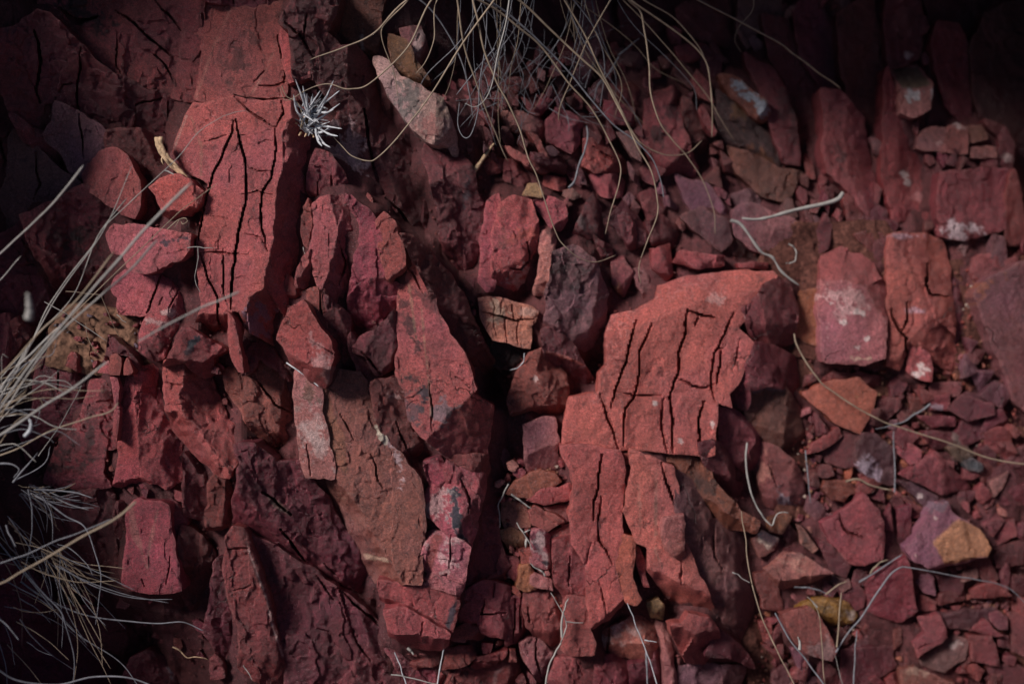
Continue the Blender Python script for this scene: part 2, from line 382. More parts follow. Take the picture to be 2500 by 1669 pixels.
def catmull(P, n=8):
    P = np.asarray(P, float); Q = np.vstack([2 * P[0] - P[1], P, 2 * P[-1] - P[-2]]); out = []
    for i in range(1, len(Q) - 2):
        for k in range(n):
            t = k / n
            out.append(0.5 * ((2 * Q[i]) + (-Q[i - 1] + Q[i + 1]) * t + (2 * Q[i - 1] - 5 * Q[i] + 4 * Q[i + 1] - Q[i + 2]) * t * t
                              + (-Q[i - 1] + 3 * Q[i] - 3 * Q[i + 1] + Q[i + 2]) * t ** 3))
    out.append(Q[-2]); return np.array(out)
def tube_geo(W, R, ns=6):
    """tube along world points W with radii R"""
    n = len(W); T = np.gradient(W, axis=0); T /= np.linalg.norm(T, axis=1)[:, None] + 1e-12
    up = np.array([0.3, 0.5, 0.8]); A = np.cross(T, up); A /= np.linalg.norm(A, axis=1)[:, None] + 1e-12
    B = np.cross(T, A); th = np.arange(ns) / ns * 2 * math.pi
    co = (W[:, None, :] + R[:, None, None] * (np.cos(th)[None, :, None] * A[:, None, :] + np.sin(th)[None, :, None] * B[:, None, :])).reshape(-1, 3)
    q = []
    for i in range(n - 1):
        for k in range(ns):
            q.append((i * ns + k, i * ns + (k + 1) % ns, (i + 1) * ns + (k + 1) % ns, (i + 1) * ns + k))
    return co, np.array(q)
def line_pts(tile, pts, h0, h1, n=8, wob=0.0, seed=0):
    P = TP(tile, pts); L = np.concatenate([[0], np.cumsum(np.hypot(*np.diff(P, axis=0).T))]); L /= L[-1]
    hs = h0 + (h1 - h0) * L if not callable(h0) else np.array([h0(t) for t in L])
    Q = catmull(np.column_stack([P, hs]), n)
    if wob:
        s = np.arange(len(Q)) * 1.0
        Q[:, 0] += wob * vnoise(s / 5, s * 0 + seed, 3); Q[:, 1] += wob * vnoise(s / 5, s * 0 + seed + 9, 4); Q[:, 2] += 2 * wob * vnoise(s / 5, s * 0 + seed + 19, 5)
    return Q
def stem(name, tile, pts, h0, h1, r0, r1, mat, parent=None, n=8, wob=0.0, ns=6, lumpy=0.0, extra=()):
    SEED[0] += 1
    cos, qs, off = [], [], 0
    for (pp, a, b, ra, rb) in [(pts, h0, h1, r0, r1)] + list(extra):
        Q = line_pts(tile, pp, a, b, n, wob, SEED[0]); t = np.linspace(0, 1, len(Q))
        R = (ra + (rb - ra) * t ** 1.3)
        R = R * (1 + lumpy * 2 * vnoise(t * 14, t * 0 + SEED[0], 2)); R[-1] *= 0.3
        co, q = tube_geo(to_world(Q[:, 0], Q[:, 1], Q[:, 2]), R * UNIT, ns)
        cos.append(co); qs.append(q + off); off += len(co)
    co = np.concatenate(cos); q = np.concatenate(qs)
    return new_mesh(name, co, q, None, np.ones(len(q), bool), mat, parent)
def root(name, tile, pt, h, label, cat, group=None):
    p = TP(tile, [pt]); w = to_world(p[:, 0], p[:, 1], np.array([float(h)]))[0]
    e = bpy.data.objects.new(name, None); COL.objects.link(e); e.location = Vector(w); e.empty_display_size = 0.02
    return tag(e, label, cat, group)
# ------------------------------------------------------------------ the stones: left outcrop
S("broad dark red face in the upper left, below the long curved crack", 'A1', [(-60,230),(60,215),(265,75),(330,110),(430,210),(560,330),(640,420),(760,510),(860,545),(1000,620),(1120,660),(1230,690),(1270,790),(1250,900),(1170,1030),(1090,1180),(1000,1270),(950,1300),(930,1230),(890,1150),(860,1050),(760,1020),(730,960),(740,900),(690,870),(560,800),(400,690),(390,640),(340,690),(290,700),(270,880),(200,870),(120,790),(70,740),(0,600),(-60,560)], 130, (.05,-.2), 'd',
  cr=[([(230,210),(265,300),(280,430),(250,620),(280,700)],9),([(550,330),(545,480),(520,640),(560,900),(580,1090)],2),([(410,640),(430,590),(500,565)],3),([(930,720),(1010,690),(1100,670)],6),([(1150,700),(1160,850),(1150,960),(1190,1020)],3),([(940,980),(1060,985)],2)], bev=[([(640,690),(720,780),(800,860),(780,1000)],-.3)], rough=1.3, st=[(900,760,60,40,0,BLACK,.35)])
S("maroon slab above the long curved crack, dark hollow at its top edge", 'A1', [(265,-60),(1400,-60),(1385,40),(1390,200),(1410,390),(1330,680),(1240,670),(1130,630),(1000,580),(870,510),(780,470),(680,390),(570,290),(440,180),(330,80),(270,60)], 150, (.05,-.1), 'm',
  cr=[([(790,70),(880,120),(960,210),(1080,310),(1190,400)],4),([(1060,380),(1130,450),(1200,560)],7),([(1060,0),(1150,90),(1240,210)],3),([(800,230),(795,440),(830,500)],2),([(400,60),(520,150),(660,120)],30),([(1385,100),(1395,250),(1415,380)],3)], st=[(540,80,60,30,30,BLACK,.8)], bev=[([(1160,60),(1250,220),(1210,420),(1200,560)],-.35)], rough=1.2)  # black painted over the carved pit to deepen its shade
S("bright red face at the top, crossed by pale hairline veins", 'A1', [(1400,-10),(1580,50),(1600,40),(1740,75),(1920,30),(1945,180),(1910,230),(1940,420),(1950,570),(1930,650),(1800,650),(1690,650),(1590,620),(1480,660),(1380,678),(1340,670),(1410,400),(1385,250),(1300,220)], 180, (.1,.05), 'r',
  cr=[([(1900,250),(1920,380),(1950,470),(1945,570)],5),([(1780,590),(1860,590),(1950,565)],3),([(1740,560),(1810,490)],3)], bev=[([(1600,30),(1490,300),(1480,450),(1600,620)],.18)], st=[(1630,420,28,60,20,BLACK,.5),(1800,130,60,12,0,BLACK,.25)],
  pa=[([(1570,60),(1580,65),(1470,310),(1345,670),(1335,665),(1462,300)],(.4,.17,.14),.5),([(1895,280),(1902,285),(1815,500),(1725,640),(1722,630),(1808,490)],(.5,.22,.18),.5)], rough=.7, v=.9)
S("narrow dark capping blocks along the very top edge, left of the middle", 'A1', [(1400,-80),(1990,-80),(1990,20),(1740,62),(1600,30),(1410,-10)], 172, (0,0), 'd', cr=[([(1590,-40),(1600,30)],4),([(1820,-60),(1825,50)],4)])
S("tall bright red slab split by long vertical cracks, purple broken side", 'A1', [(1270,790),(1320,700),(1390,712),(1480,692),(1590,657),(1690,690),(1800,690),(1930,685),(2010,705),(2080,860),(2150,960),(2150,1050),(2110,1250),(2080,1350),(2060,1560),(2070,1700),(2010,1870),(1960,1890),(1980,2080),(1920,2280),(1890,2370),(1690,2260),(1640,2130),(1600,2120),(1560,2200),(1555,2330),(1480,2330),(1330,2230),(1340,2180),(1380,2100),(1370,1980),(1350,1830),(1350,1700),(1370,1560),(1410,1300),(1430,1260),(1390,1230),(1280,1190),(1180,1040)], 235, (.10,.02), 'r',
  bev=[([(1990,700),(1990,800),(1925,900),(1935,1110),(1905,1250),(1890,1400),(1870,1560),(1850,1750),(1825,1830),(1810,1960),(1700,2030),(1692,2130),(1600,2135)],1.0)],
  cr=[([(1600,830),(1590,900),(1520,1060),(1460,1190),(1400,1400),(1350,1690)],4),([(1615,820),(1640,960),(1670,1070),(1690,1200),(1680,1400),(1635,1530),(1610,1700),(1585,1920),(1575,2110)],7),([(1880,880),(1880,1100),(1855,1220),(1790,1300),(1790,1540),(1830,1720)],3),([(1370,1730),(1420,1920),(1490,2030),(1490,2170),(1530,2330)],4),([(1520,1700),(1520,1960),(1545,2060)],2),([(1930,685),(1930,780),(1890,870)],3),([(1600,660),(1700,760),(1880,870)],2),([(2110,1060),(2090,1180),(2100,1350)],3),([(1380,1725),(1520,1730),(1700,1745)],1),([(1400,965),(1480,950),(1550,930)],1),([(1660,1130),(1760,1165),(1860,1180)],1),([(1650,1330),(1760,1300),(1860,1330)],1),([(1440,1480),(1560,1500)],1),([(1680,1600),(1780,1620),(1820,1700)],1)],
  grow=3, jg=3.5, st=[(1700,1180,50,12,80,BLACK,.35),(1560,1010,50,8,0,BLACK,.4),(1750,1500,30,10,60,BLACK,.3),(1760,2200,34,50,20,(.22,.12,.17),.8)],
  pa=[([(1275,790),(1285,790),(1190,1030),(1180,1020)],(.5,.3,.26),.6),([(1300,800),(1310,800),(1385,1000),(1380,1200),(1368,1200),(1370,1000)],(.25,.13,.09),.5)], rough=.75, ang=80)
S("mottled purple grey slab at the left, above the dry grass", 'A1', [(390,700),(560,800),(690,880),(730,930),(740,1000),(650,1080),(580,1110),(560,1200),(470,1160),(440,1060),(310,910),(370,830)], 150, (-.05,-.1), 'p', cr=[([(545,780),(560,900),(580,1090)],2)], rough=.8)
S("large smooth purple slab at the left edge, split by one thin crack", 'A1', [(100,900),(250,1020),(350,1130),(460,1210),(560,1290),(570,1400),(500,1500),(430,1570),(420,1700),(350,1760),(200,1790),(100,1700),(60,1500),(0,1350),(60,1200),(70,1000)], 140, (.15,0), 'p', cr=[([(245,1030),(240,1160),(270,1260),(230,1360)],2)], rough=.7, v=.85)
S("dark folded rock on the left edge beside the purple slab", 'A1', [(-80,600),(0,610),(70,760),(190,880),(240,1010),(100,890),(70,1000),(55,1200),(-5,1350),(60,1530),(100,1750),(130,2100),(-80,2100)], 105, (.1,0), 'd', cr=[([(-20,900),(40,1100),(0,1300)],8)], rough=1.5)
S("thin dark ledge running diagonally beneath the purple slab's upper edge", 'A1', [(70,770),(200,880),(310,920),(440,1070),(480,1170),(570,1215),(570,1290),(460,1205),(350,1120),(240,1000),(130,900)], 118, (0,-.4), 'd', rough=1.3)
S("rough pinkish block just left of the loose stone by the stick", 'A1', [(600,1270),(580,1120),(660,1060),(760,1030),(850,1060),(890,1150),(940,1250),(940,1400),(920,1480),(840,1450),(760,1400),(700,1350)], 192, (.05,.05), 'r', bev=[([(650,1290),(720,1130),(740,1030)],.8)], rough=1)
S("five sided loose red stone lying below the broken stick", 'A1', [(1010,1280),(1100,1220),(1200,1185),(1290,1225),(1390,1300),(1360,1400),(1310,1480),(1200,1500),(1110,1470),(1060,1340)], 245, (0,.05), 'r', bev=[([(1430,1400),(1230,1440),(1080,1445)],1.1),([(1270,1180),(1330,1290),(1350,1500)],.5)], thick=50, rough=.7, cat="stone", name="loose_stone")
S("shadowed wedge between the pinkish block and the loose red stone", 'A1', [(930,1350),(1000,1280),(1060,1340),(1115,1470),(1120,1570),(930,1500)], 150, (0,0), 'd')
S("dark rock behind the broken stick, rough and pitted", 'A1', [(860,1050),(900,1150),(960,1290),(1010,1270),(1180,1190),(1170,1130),(1100,1050),(1060,960),(980,900),(800,900),(740,900),(740,1000)], 140, (0,0), 'd', rough=1.5)
S("dark crumbly rock under the upper end of the tall bright slab", 'A1', [(1180,1040),(1280,1180),(1430,1250),(1400,1310),(1360,1500),(1310,1490),(1390,1310),(1290,1230),(1200,1180)], 165, (0,0), 'd', rough=1.6)
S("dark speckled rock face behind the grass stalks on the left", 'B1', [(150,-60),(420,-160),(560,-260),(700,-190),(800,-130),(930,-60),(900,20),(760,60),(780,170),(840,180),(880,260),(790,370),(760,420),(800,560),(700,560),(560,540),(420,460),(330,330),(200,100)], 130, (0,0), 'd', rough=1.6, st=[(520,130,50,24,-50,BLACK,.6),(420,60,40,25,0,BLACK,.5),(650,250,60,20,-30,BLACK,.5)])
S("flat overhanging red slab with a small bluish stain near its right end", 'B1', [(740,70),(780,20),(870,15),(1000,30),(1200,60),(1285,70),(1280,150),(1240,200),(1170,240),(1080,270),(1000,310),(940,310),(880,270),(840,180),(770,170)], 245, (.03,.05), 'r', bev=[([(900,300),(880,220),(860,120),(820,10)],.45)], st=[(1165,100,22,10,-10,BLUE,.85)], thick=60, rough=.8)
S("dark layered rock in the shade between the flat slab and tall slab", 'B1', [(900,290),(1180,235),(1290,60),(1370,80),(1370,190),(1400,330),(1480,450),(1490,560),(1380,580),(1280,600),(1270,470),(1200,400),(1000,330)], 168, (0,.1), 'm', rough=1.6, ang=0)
S("red slab with two cracks and white crust above the sandy pocket", 'B1', [(770,420),(800,350),(920,310),(1000,330),(1100,370),(1200,400),(1280,480),(1280,700),(1210,690),(1100,900),(1050,900),(960,850),(990,680),(1010,595),(820,590),(810,480)], 195, (.05,.05), 'r', cr=[([(1100,350),(1060,450),(1035,520),(1010,600)],6),([(1210,440),(1180,520),(1150,590)],3),([(1110,490),(1085,540)],2)],
  st=[(1150,600,28,9,0,WHITE,.5),(1100,660,34,10,10,WHITE,.4),(1230,670,20,8,0,WHITE,.5),(1040,830,26,34,0,BLACK,.6)], rough=.9)
S("dull red ledge left of the pale straw on the bright slab", 'B1', [(1280,600),(1380,560),(1400,560),(1490,540),(1500,700),(1560,880),(1530,850),(1400,750),(1285,690)], 172, (.1,0), 'm')
S("triangular loose red stone with one black spot", 'B1', [(1240,690),(1290,690),(1400,760),(1540,850),(1500,900),(1460,910),(1460,990),(1400,1040),(1330,1010),(1250,940),(1130,950),(1100,955),(1180,830),(1220,750)], 262, (.05,-.05), 'r', bev=[([(1600,880),(1480,880),(1380,930),(1260,920)],.8)], st=[(1335,790,18,8,-30,BLUE,.95),(1305,830,16,8,-60,BLUE,.8)], thick=50, name="loose_stone", cat="stone", rough=.8)
S("slender bright sliver pointing down beside the triangular stone", 'B1', [(1560,580),(1600,640),(1640,780),(1660,900),(1655,1010),(1620,1000),(1580,880),(1555,800)], 275, (.1,0), 'r', bev=[([(1610,620),(1665,900),(1670,1020)],1.2)], thick=60, name="rock_sliver", rough=.6)
S("dark ribbed flank hanging below the tall bright slab", 'B1', [(1600,600),(1700,740),(1900,880),(2010,930),(2060,1000),(1990,1050),(1880,960),(1760,880),(1740,960),(1660,1010),(1660,900),(1640,780)], 190, (-.2,.6), 'd', rough=1.6)
# lower masses
S("long brown red slab running down from the crevice, thin crack down its middle", 'B2', [(-20,770),(150,900),(300,985),(340,1060),(350,1300),(365,1500),(380,1620),(200,1640),(130,1480),(60,1390),(0,1300),(-40,1230),(-110,1130),(-140,1000),(-20,900),(-60,780)], 168, (-.2,.05), (.24,.055,.040), cr=[([(60,1030),(120,1120),(200,1230),(330,1300)],2),([(-40,1000),(50,1040)],2)], rough=1.2, ang=60)
S("narrow strip of rock thick with white speckles", 'B2', [(345,1000),(400,1040),(500,1110),(500,1280),(530,1400),(570,1568),(605,1712),(430,1708),(380,1600),(360,1300)], 205, (0,0), 'k', cr=[([(415,1500),(440,1700)],2)], st=[(450,1350,30,60,0,WHITE,.3),(440,1150,26,26,0,(.12,.06,.04),.7),(500,1520,30,50,0,WHITE,.35)], rough=.5, v=.85)
S("long olive brown slab with dark stepped underside, centre of the outcrop", 'B2', [(500,1110),(545,930),(640,1000),(780,1020),(860,1140),(880,1250),(930,1420),(990,1510),(1100,1640),(1180,1740),(1195,1850),(1215,2080),(1190,2300),(1180,2440),(1080,2440),(890,2430),(800,2290),(700,2130),(620,2000),(520,1850),(430,1716),(605,1716),(560,1560),(500,1350)], 195, (-.05,.02), 'b',
  bev=[([(1085,2450),(940,2230),(830,2060),(800,1950),(700,1820),(612,1718),(500,1480)],1.5)], cr=[([(860,1568),(890,1640),(900,1740),(940,1800)],2),([(650,1290),(720,1440),(740,1460)],2)],
  pa=[([(540,1818),(710,1824),(714,1834),(545,1828)],(.4,.18,.14),.7),([(560,1852),(725,1858),(728,1868),(565,1864)],(.4,.18,.14),.7),([(640,1996),(805,1998),(806,2006),(645,2006)],(.3,.12,.1),.6),([(800,2240),(970,2275),(975,2300),(930,2290),(820,2280)],(.55,.35,.26),.8),([(545,1000),(600,1290),(680,1450),(690,1700),(560,1560),(510,1330)],(.27,.105,.06),.5)],
  st=[(1000,1480,14,60,-12,(.5,.34,.36),.7),(930,1420,10,22,-20,(.6,.5,.4),.9)], rough=.9, ang=70, v=1.05)
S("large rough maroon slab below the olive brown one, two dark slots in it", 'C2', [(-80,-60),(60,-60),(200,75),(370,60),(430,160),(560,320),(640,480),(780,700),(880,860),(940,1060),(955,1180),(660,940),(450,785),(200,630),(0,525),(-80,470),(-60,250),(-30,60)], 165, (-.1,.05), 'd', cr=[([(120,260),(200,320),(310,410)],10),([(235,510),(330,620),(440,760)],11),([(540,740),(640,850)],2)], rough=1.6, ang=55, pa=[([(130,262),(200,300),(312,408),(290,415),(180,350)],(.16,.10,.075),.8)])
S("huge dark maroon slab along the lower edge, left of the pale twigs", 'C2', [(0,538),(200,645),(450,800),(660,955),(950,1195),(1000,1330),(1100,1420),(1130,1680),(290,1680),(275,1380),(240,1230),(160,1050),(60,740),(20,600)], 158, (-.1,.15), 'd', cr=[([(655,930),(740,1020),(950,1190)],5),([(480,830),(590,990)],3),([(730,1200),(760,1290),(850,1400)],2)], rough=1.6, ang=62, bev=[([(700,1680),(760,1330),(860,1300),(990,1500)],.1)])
S("dark slab with a pale cracked right edge and fine cross lines", 'C1', [(1600,510),(1660,520),(1700,640),(1830,980),(1860,1160),(1940,1380),(1965,1680),(1830,1600),(1650,1450),(1640,1200),(1580,1000),(1540,750),(1560,560)], 215, (.1,-.05), 'm', cr=[([(1560,645),(1690,635)],3),([(1600,930),(1720,900)],1)], pa=[([(1665,520),(1700,640),(1760,800),(1830,985),(1870,1170),(1940,1370),(1930,1380),(1855,1170),(1820,990),(1750,810),(1690,640)],(.55,.36,.33),.7)], rough=.9, v=.9)
S("red brown flank between the lower cracks, quartz fleck at its top", 'C1', [(1570,40),(1640,-60),(1760,-40),(1770,220),(1830,400),(1800,560),(1690,520),(1660,500),(1590,480),(1580,330)], 178, (0,0), 'm', st=[(1700,220,18,8,50,(.5,.5,.52),.9)], rough=1.3)
S("rock with bright left face and dark undercut, right of the spiky columns", 'B1', [(1135,940),(1265,915),(1320,970),(1420,1040),(1460,1100),(1500,1200),(1540,1330),(1640,1400),(1620,1568),(1560,1720),(1430,1640),(1300,1510),(1190,1380),(1140,1262),(1130,1100)], 250, (.05,.1), 'r', bev=[([(1270,900),(1240,1090),(1230,1265),(1380,1480),(1480,1640)],.75),([(1500,1600),(1380,1440),(1225,1265),(1100,1262)],1.9)], cr=[([(1130,1080),(1240,1100)],1)], rough=.9)
S("tall red brown column with a lit left face, below the sandy pocket", 'B1', [(820,1180),(860,1100),(905,1010),(960,985),(1110,960),(1132,1100),(1140,1270),(1200,1400),(1320,1530),(1290,1640),(1250,1720),(1150,1790),(1060,1740),(970,1735),(790,1775),(820,1560),(812,1400)], 212, (.1,0), 'r', bev=[([(905,1000),(935,1240),(950,1568),(970,1760)],.55),([(1100,1790),(965,1725),(780,1770)],2.5)], cr=[([(1110,980),(1060,1180)],2)], rough=1.2, ang=85)
S("small bright wedge between two thin vertical fissures", 'B1', [(760,890),(800,870),(828,905),(815,1020),(750,1015)], 232, (0,0), 'r', thick=110, jg=3, name="rock_sliver", rough=.4)
S("needle thin red sliver standing in the dark fissure", 'B1', [(755,1030),(805,1030),(812,1100),(800,1220),(815,1240),(797,1470),(775,1400),(780,1220)], 228, (0,0), 'r', thick=110, jg=3, name="rock_sliver", rough=.5)
S("small bright square face beside the pointed dark spike", 'B1', [(850,950),(870,905),(912,1000),(890,1020),(845,1020)], 235, (0,0), 'r', thick=80, jg=3, name="rock_sliver", rough=.4)
S("triangular lit chip on the left of the thin fissure", 'B1', [(665,1005),(740,912),(746,1008)], 225, (0,0), 'r', thick=80, jg=3, name="rock_sliver", rough=.5)
S("pointed dark spike rising over the sandy pocket", 'B1', [(735,750),(790,770),(860,850),(930,940),(960,985),(1010,975),(900,1040),(868,900),(840,885),(735,862)], 225, (.3,.2), 'd', rough=1.2, name="rock_spike")
S("dark block under the grass roots, at the left below the sand", 'B1', [(270,960),(330,890),(400,930),(560,1000),(630,1050),(600,1150),(560,1300),(450,1370),(380,1568),(200,1600),(150,1400),(220,1300),(250,1100)], 135, (0,0), 'd', cr=[([(400,940),(395,1140)],3)], rough=1.4)
S("small dark wedge with one lit facet at the edge of the sand", 'B1', [(440,945),(480,860),(560,890),(640,1000),(560,1000),(430,955)], 170, (.1,.1), 'm', bev=[([(530,880),(525,1000)],.8)], name="rock_spike")
S("black mottled slab left of the thin fissure", 'B1', [(640,1060),(750,1062),(778,1230),(788,1500),(700,1520),(690,1700),(740,1780),(600,1780),(430,1770),(310,1760),(400,1500),(560,1320),(600,1180)], 168, (.1,.05), 'm', st=[(520,1500,50,40,20,BLACK,.5),(640,1350,50,30,60,BLACK,.5),(420,1620,30,30,0,BLACK,.5),(520,1680,40,20,0,BLACK,.5)], cr=[([(430,1380),(400,1480),(350,1568)],3)], rough=1.4)
S("shaded block at the left, above the black hollow", 'C1', [(400,330),(500,260),(740,235),(782,330),(800,620),(780,790),(600,765),(430,700),(380,500)], 158, (.1,.1), 'd', rough=1.1, bev=[([(900,790),(600,760),(400,690)],2)])
S("flat bottomed red block hanging over the black hollow", 'C1', [(880,380),(930,330),(1080,328),(1135,360),(1170,600),(1200,780),(1215,925),(1000,918),(860,890),(880,560)], 232, (.05,.1), 'm', cr=[([(970,850),(985,900)],3),([(1140,880),(1165,700)],1)], pa=[([(905,350),(1010,780),(1000,780),(940,620),(890,540),(880,380)],(.3,.15,.12),.4),([(1075,380),(1085,380),(1020,700),(1012,790),(1005,700),(1020,560)],(.3,.13,.11),.5)], rough=.7, v=1.0)
S("thin dark slice left of the flat bottomed block", 'C1', [(790,330),(870,380),(860,560),(860,900),(800,800),(810,620)], 165, (0,0), 'd')
S("dark rock right of the flat bottomed block, upper piece", 'C1', [(1130,300),(1270,400),(1270,490),(1240,700),(1210,790),(1175,600)], 178, (-.1,0), 'd')
S("knobbly dark rock under the fork of the two black cracks", 'C1', [(1250,500),(1360,560),(1450,680),(1460,800),(1450,1000),(1360,1090),(1240,940),(1222,700)], 176, (-.1,.1), 'd', bev=[([(1380,740),(1220,780)],.5)], rough=1.5)
S("dark slab tapering down between two black cracks", 'C1', [(1280,0),(1380,40),(1430,130),(1430,200),(1410,450),(1280,400),(1265,200)], 182, (-.1,0), 'd', rough=1.2)
S("small faceted rock with a bright crest right of the black crack", 'C1', [(1440,200),(1540,108),(1570,220),(1560,480),(1500,490),(1420,505)], 208, (0,0), 'm', bev=[([(1550,100),(1540,250),(1510,480)],.6),([(1600,480),(1500,480),(1400,500)],2)])
S("shadowed slab beside the pale cracked edge, low on the left", 'C1', [(1480,740),(1540,700),(1570,1000),(1640,1250),(1640,1440),(1500,1350),(1400,1200),(1460,1000)], 140, (0,0), 'd')
S("rounded dark lump in the lower left hollow", 'C1', [(1420,1400),(1480,1370),(1550,1440),(1540,1520),(1440,1530)], 130, (0,0), 'm', thick=60, name="loose_stone", cat="stone")
S("dim slanting slab in the lower left, upper of two", 'C1', [(400,1050),(700,1070),(880,1190),(1000,1340),(910,1400),(700,1300),(500,1250)], 60, (0,.1), 'd')
S("dim slanting slab in the lower left, lower of two", 'C1', [(900,1410),(1000,1350),(1150,1400),(1200,1568),(1160,1680),(1000,1680),(850,1500)], 70, (0,.1), 'd', st=[(1150,1450,6,22,-20,(.4,.34,.34),.6)])
S("dark rock in the bottom left corner under the wiry stems", 'C1', [(-80,700),(200,760),(420,1080),(500,1270),(760,1400),(860,1520),(980,1700),(-80,1700)], 30, (0,0), 'd', rough=1.6)
S("dim red rock on the left edge half hidden by grass", 'B1', [(-60,640),(40,610),(80,630),(60,760),(40,900),(-20,1050),(-60,1050)], 160, (.1,.1), 'r', v=.7)
S("dark red rock with a curled edge near the grass seed head", 'B1', [(85,660),(120,640),(190,700),(200,740),(120,800),(60,900),(70,760)], 150, (0,0), 'm')
S("dark slab behind the grass clump on the far left", 'B1', [(-60,120),(110,30),(150,-40),(210,120),(330,340),(420,470),(360,620),(220,760),(190,690),(90,640),(-20,610),(-60,600)], 118, (0,0), 'd', cr=[([(150,100),(230,220),(300,340)],3)], rough=1.4)
# right flank of the outcrop
S("long dark slope right of the spiky grey tuft, cut by a deep black gash", 'A2', [(320,20),(330,-60),(620,-60),(600,100),(530,230),(600,290),(640,330),(700,320),(740,320),(860,460),(960,560),(1000,680),(1080,780),(1150,900),(1250,990),(1200,1090),(1280,1290),(1310,1568),(1340,1860),(1210,1740),(1100,1620),(1150,1560),(940,1340),(830,1300),(700,1250),(640,1130),(560,1000),(640,760),(560,640),(480,540),(390,500),(340,550),(335,400),(310,200),(260,150)], 138, (-.12,-.02), 'd',
  cr=[([(270,150),(380,250),(460,380)],3),([(420,100),(400,260)],3),([(805,740),(820,850),(840,980),(880,1150),(900,1250),(935,1330)],15),([(1190,1080),(1260,1280),(1300,1480),(1300,1600)],10),([(950,1350),(1040,1430),(1130,1560),(1180,1700)],14)], bev=[([(700,300),(690,420),(690,540),(760,700)],.5),([(990,770),(940,850),(900,1000),(900,1150)],-.35)],
  st=[(680,1000,40,60,-30,(.5,.34,.36),.45),(770,1150,20,24,-30,(.5,.34,.36),.5)], rough=1.5, ang=58)
S("small bright red spike above the grey tuft", 'A2', [(385,350),(430,470),(442,527),(350,552)], 212, (0,0), 'r', thick=60, jg=3, name="rock_spike", rough=.5)
S("narrow red tongue at the top between two fissures", 'A2', [(330,-60),(355,-60),(318,30),(315,150),(262,150),(290,60)], 190, (0,0), 'r', thick=80, jg=3, name="rock_spike", rough=.4)
S("strip of bright rock right of the vertical crack, above the tuft", 'A2', [(262,165),(310,200),(335,400),(345,530),(300,555),(275,420),(245,240)], 205, (0,0), 'r', rough=.6)
S("broken red knob in the crevice, left of the lit blocks", 'A2', [(480,1030),(560,1060),(650,1190),(700,1320),(640,1340),(600,1390),(480,1420),(430,1300),(440,1150)], 165, (-.1,0), 'm', cr=[([(580,1200),(600,1320)],4),([(490,1250),(500,1380)],3)], rough=1.6)
S("slim red flake standing in the crevice", 'B2', [(385,0),(395,-130),(430,-185),(462,-130),(468,0),(440,165),(400,120)], 212, (-.1,0), 'm', bev=[([(440,-180),(455,0),(430,170)],.8)], name="rock_sliver")
S("upright block with lit ragged left face and dark right face", 'B2', [(470,-140),(560,-190),(680,-200),(770,-60),(785,60),(750,220),(722,560),(640,570),(540,450),(505,425),(465,330),(455,180),(480,0)], 225, (.05,0), 'r', bev=[([(600,-120),(630,20),(600,180),(560,330),(515,440)],.9)], cr=[([(640,100),(680,260),(640,400)],2)], rough=1.1, ang=80)
S("small diamond shaped red stone wedged in the crevice", 'B2', [(330,350),(390,210),(440,165),(460,300),(450,420),(400,442),(340,410)], 228, (0,0), 'r', bev=[([(440,160),(420,260),(360,370),(360,450)],.8)], name="loose_stone", cat="stone", thick=70)
S("jagged chunk with a bright rim below the diamond shaped stone", 'B2', [(230,770),(300,580),(380,528),(425,600),(540,760),(580,880),(560,960),(530,1085),(440,1050),(330,930)], 238, (.05,-.05), 'm', bev=[([(290,560),(300,700),(240,800)],-.6),([(600,1000),(450,960),(300,880),(200,780)],1.1)], st=[(510,900,20,50,-30,(.4,.26,.26),.4)], rough=1.5)
S("dark curled rock over the jagged chunk", 'B2', [(290,350),(335,420),(420,445),(380,520),(315,490),(285,440)], 200, (0,0), 'm')
S("thin twisted wedge right of the jagged chunk", 'B2', [(425,460),(500,440),(540,470),(540,740),(600,850),(650,940),(640,975),(590,900),(540,745),(430,590)], 205, (0,0), 'm', cr=[([(515,460),(520,600),(530,720)],3)], rough=1.2)
S("dark cracked rock between the crevice and the rough square face", 'B2', [(550,480),(700,610),(700,860),(760,1010),(660,990),(600,850),(545,730)], 186, (0,0), 'd', rough=1.5)
S("rough square faced block, lit above and dark below", 'B2', [(700,-200),(830,-110),(890,0),(925,200),(990,400),(1055,430),(1030,600),(960,640),(780,750),(722,690),(728,450),(758,210),(793,140),(793,0)], 212, (0,-.05), 'm', bev=[([(1080,345),(900,365),(800,365),(730,300)],.45)], cr=[([(965,640),(985,595)],4)], rough=1.5, v=1.1)
S("rounded red block with a lit lower corner, near the upper crevice", 'B2', [(905,-10),(940,-70),(1000,-20),(1050,130),(1082,290),(1000,352),(992,380),(930,210),(905,110)], 222, (0,.05), 'r', bev=[([(1100,280),(1000,345),(950,380)],.7)], rough=1, v=.8)
S("dark tapering block under the rough square face", 'B2', [(785,775),(900,722),(1020,595),(1050,800),(1038,960),(920,1010),(840,900),(740,850)], 200, (0,0), 'd', cr=[([(790,870),(850,920),(925,1020)],4)], rough=1.4)
S("small dark wedge at the meeting of three cracks", 'B2', [(720,745),(785,865),(865,970),(915,1030),(860,1085),(790,1000),(720,850)], 185, (0,0), 'd')
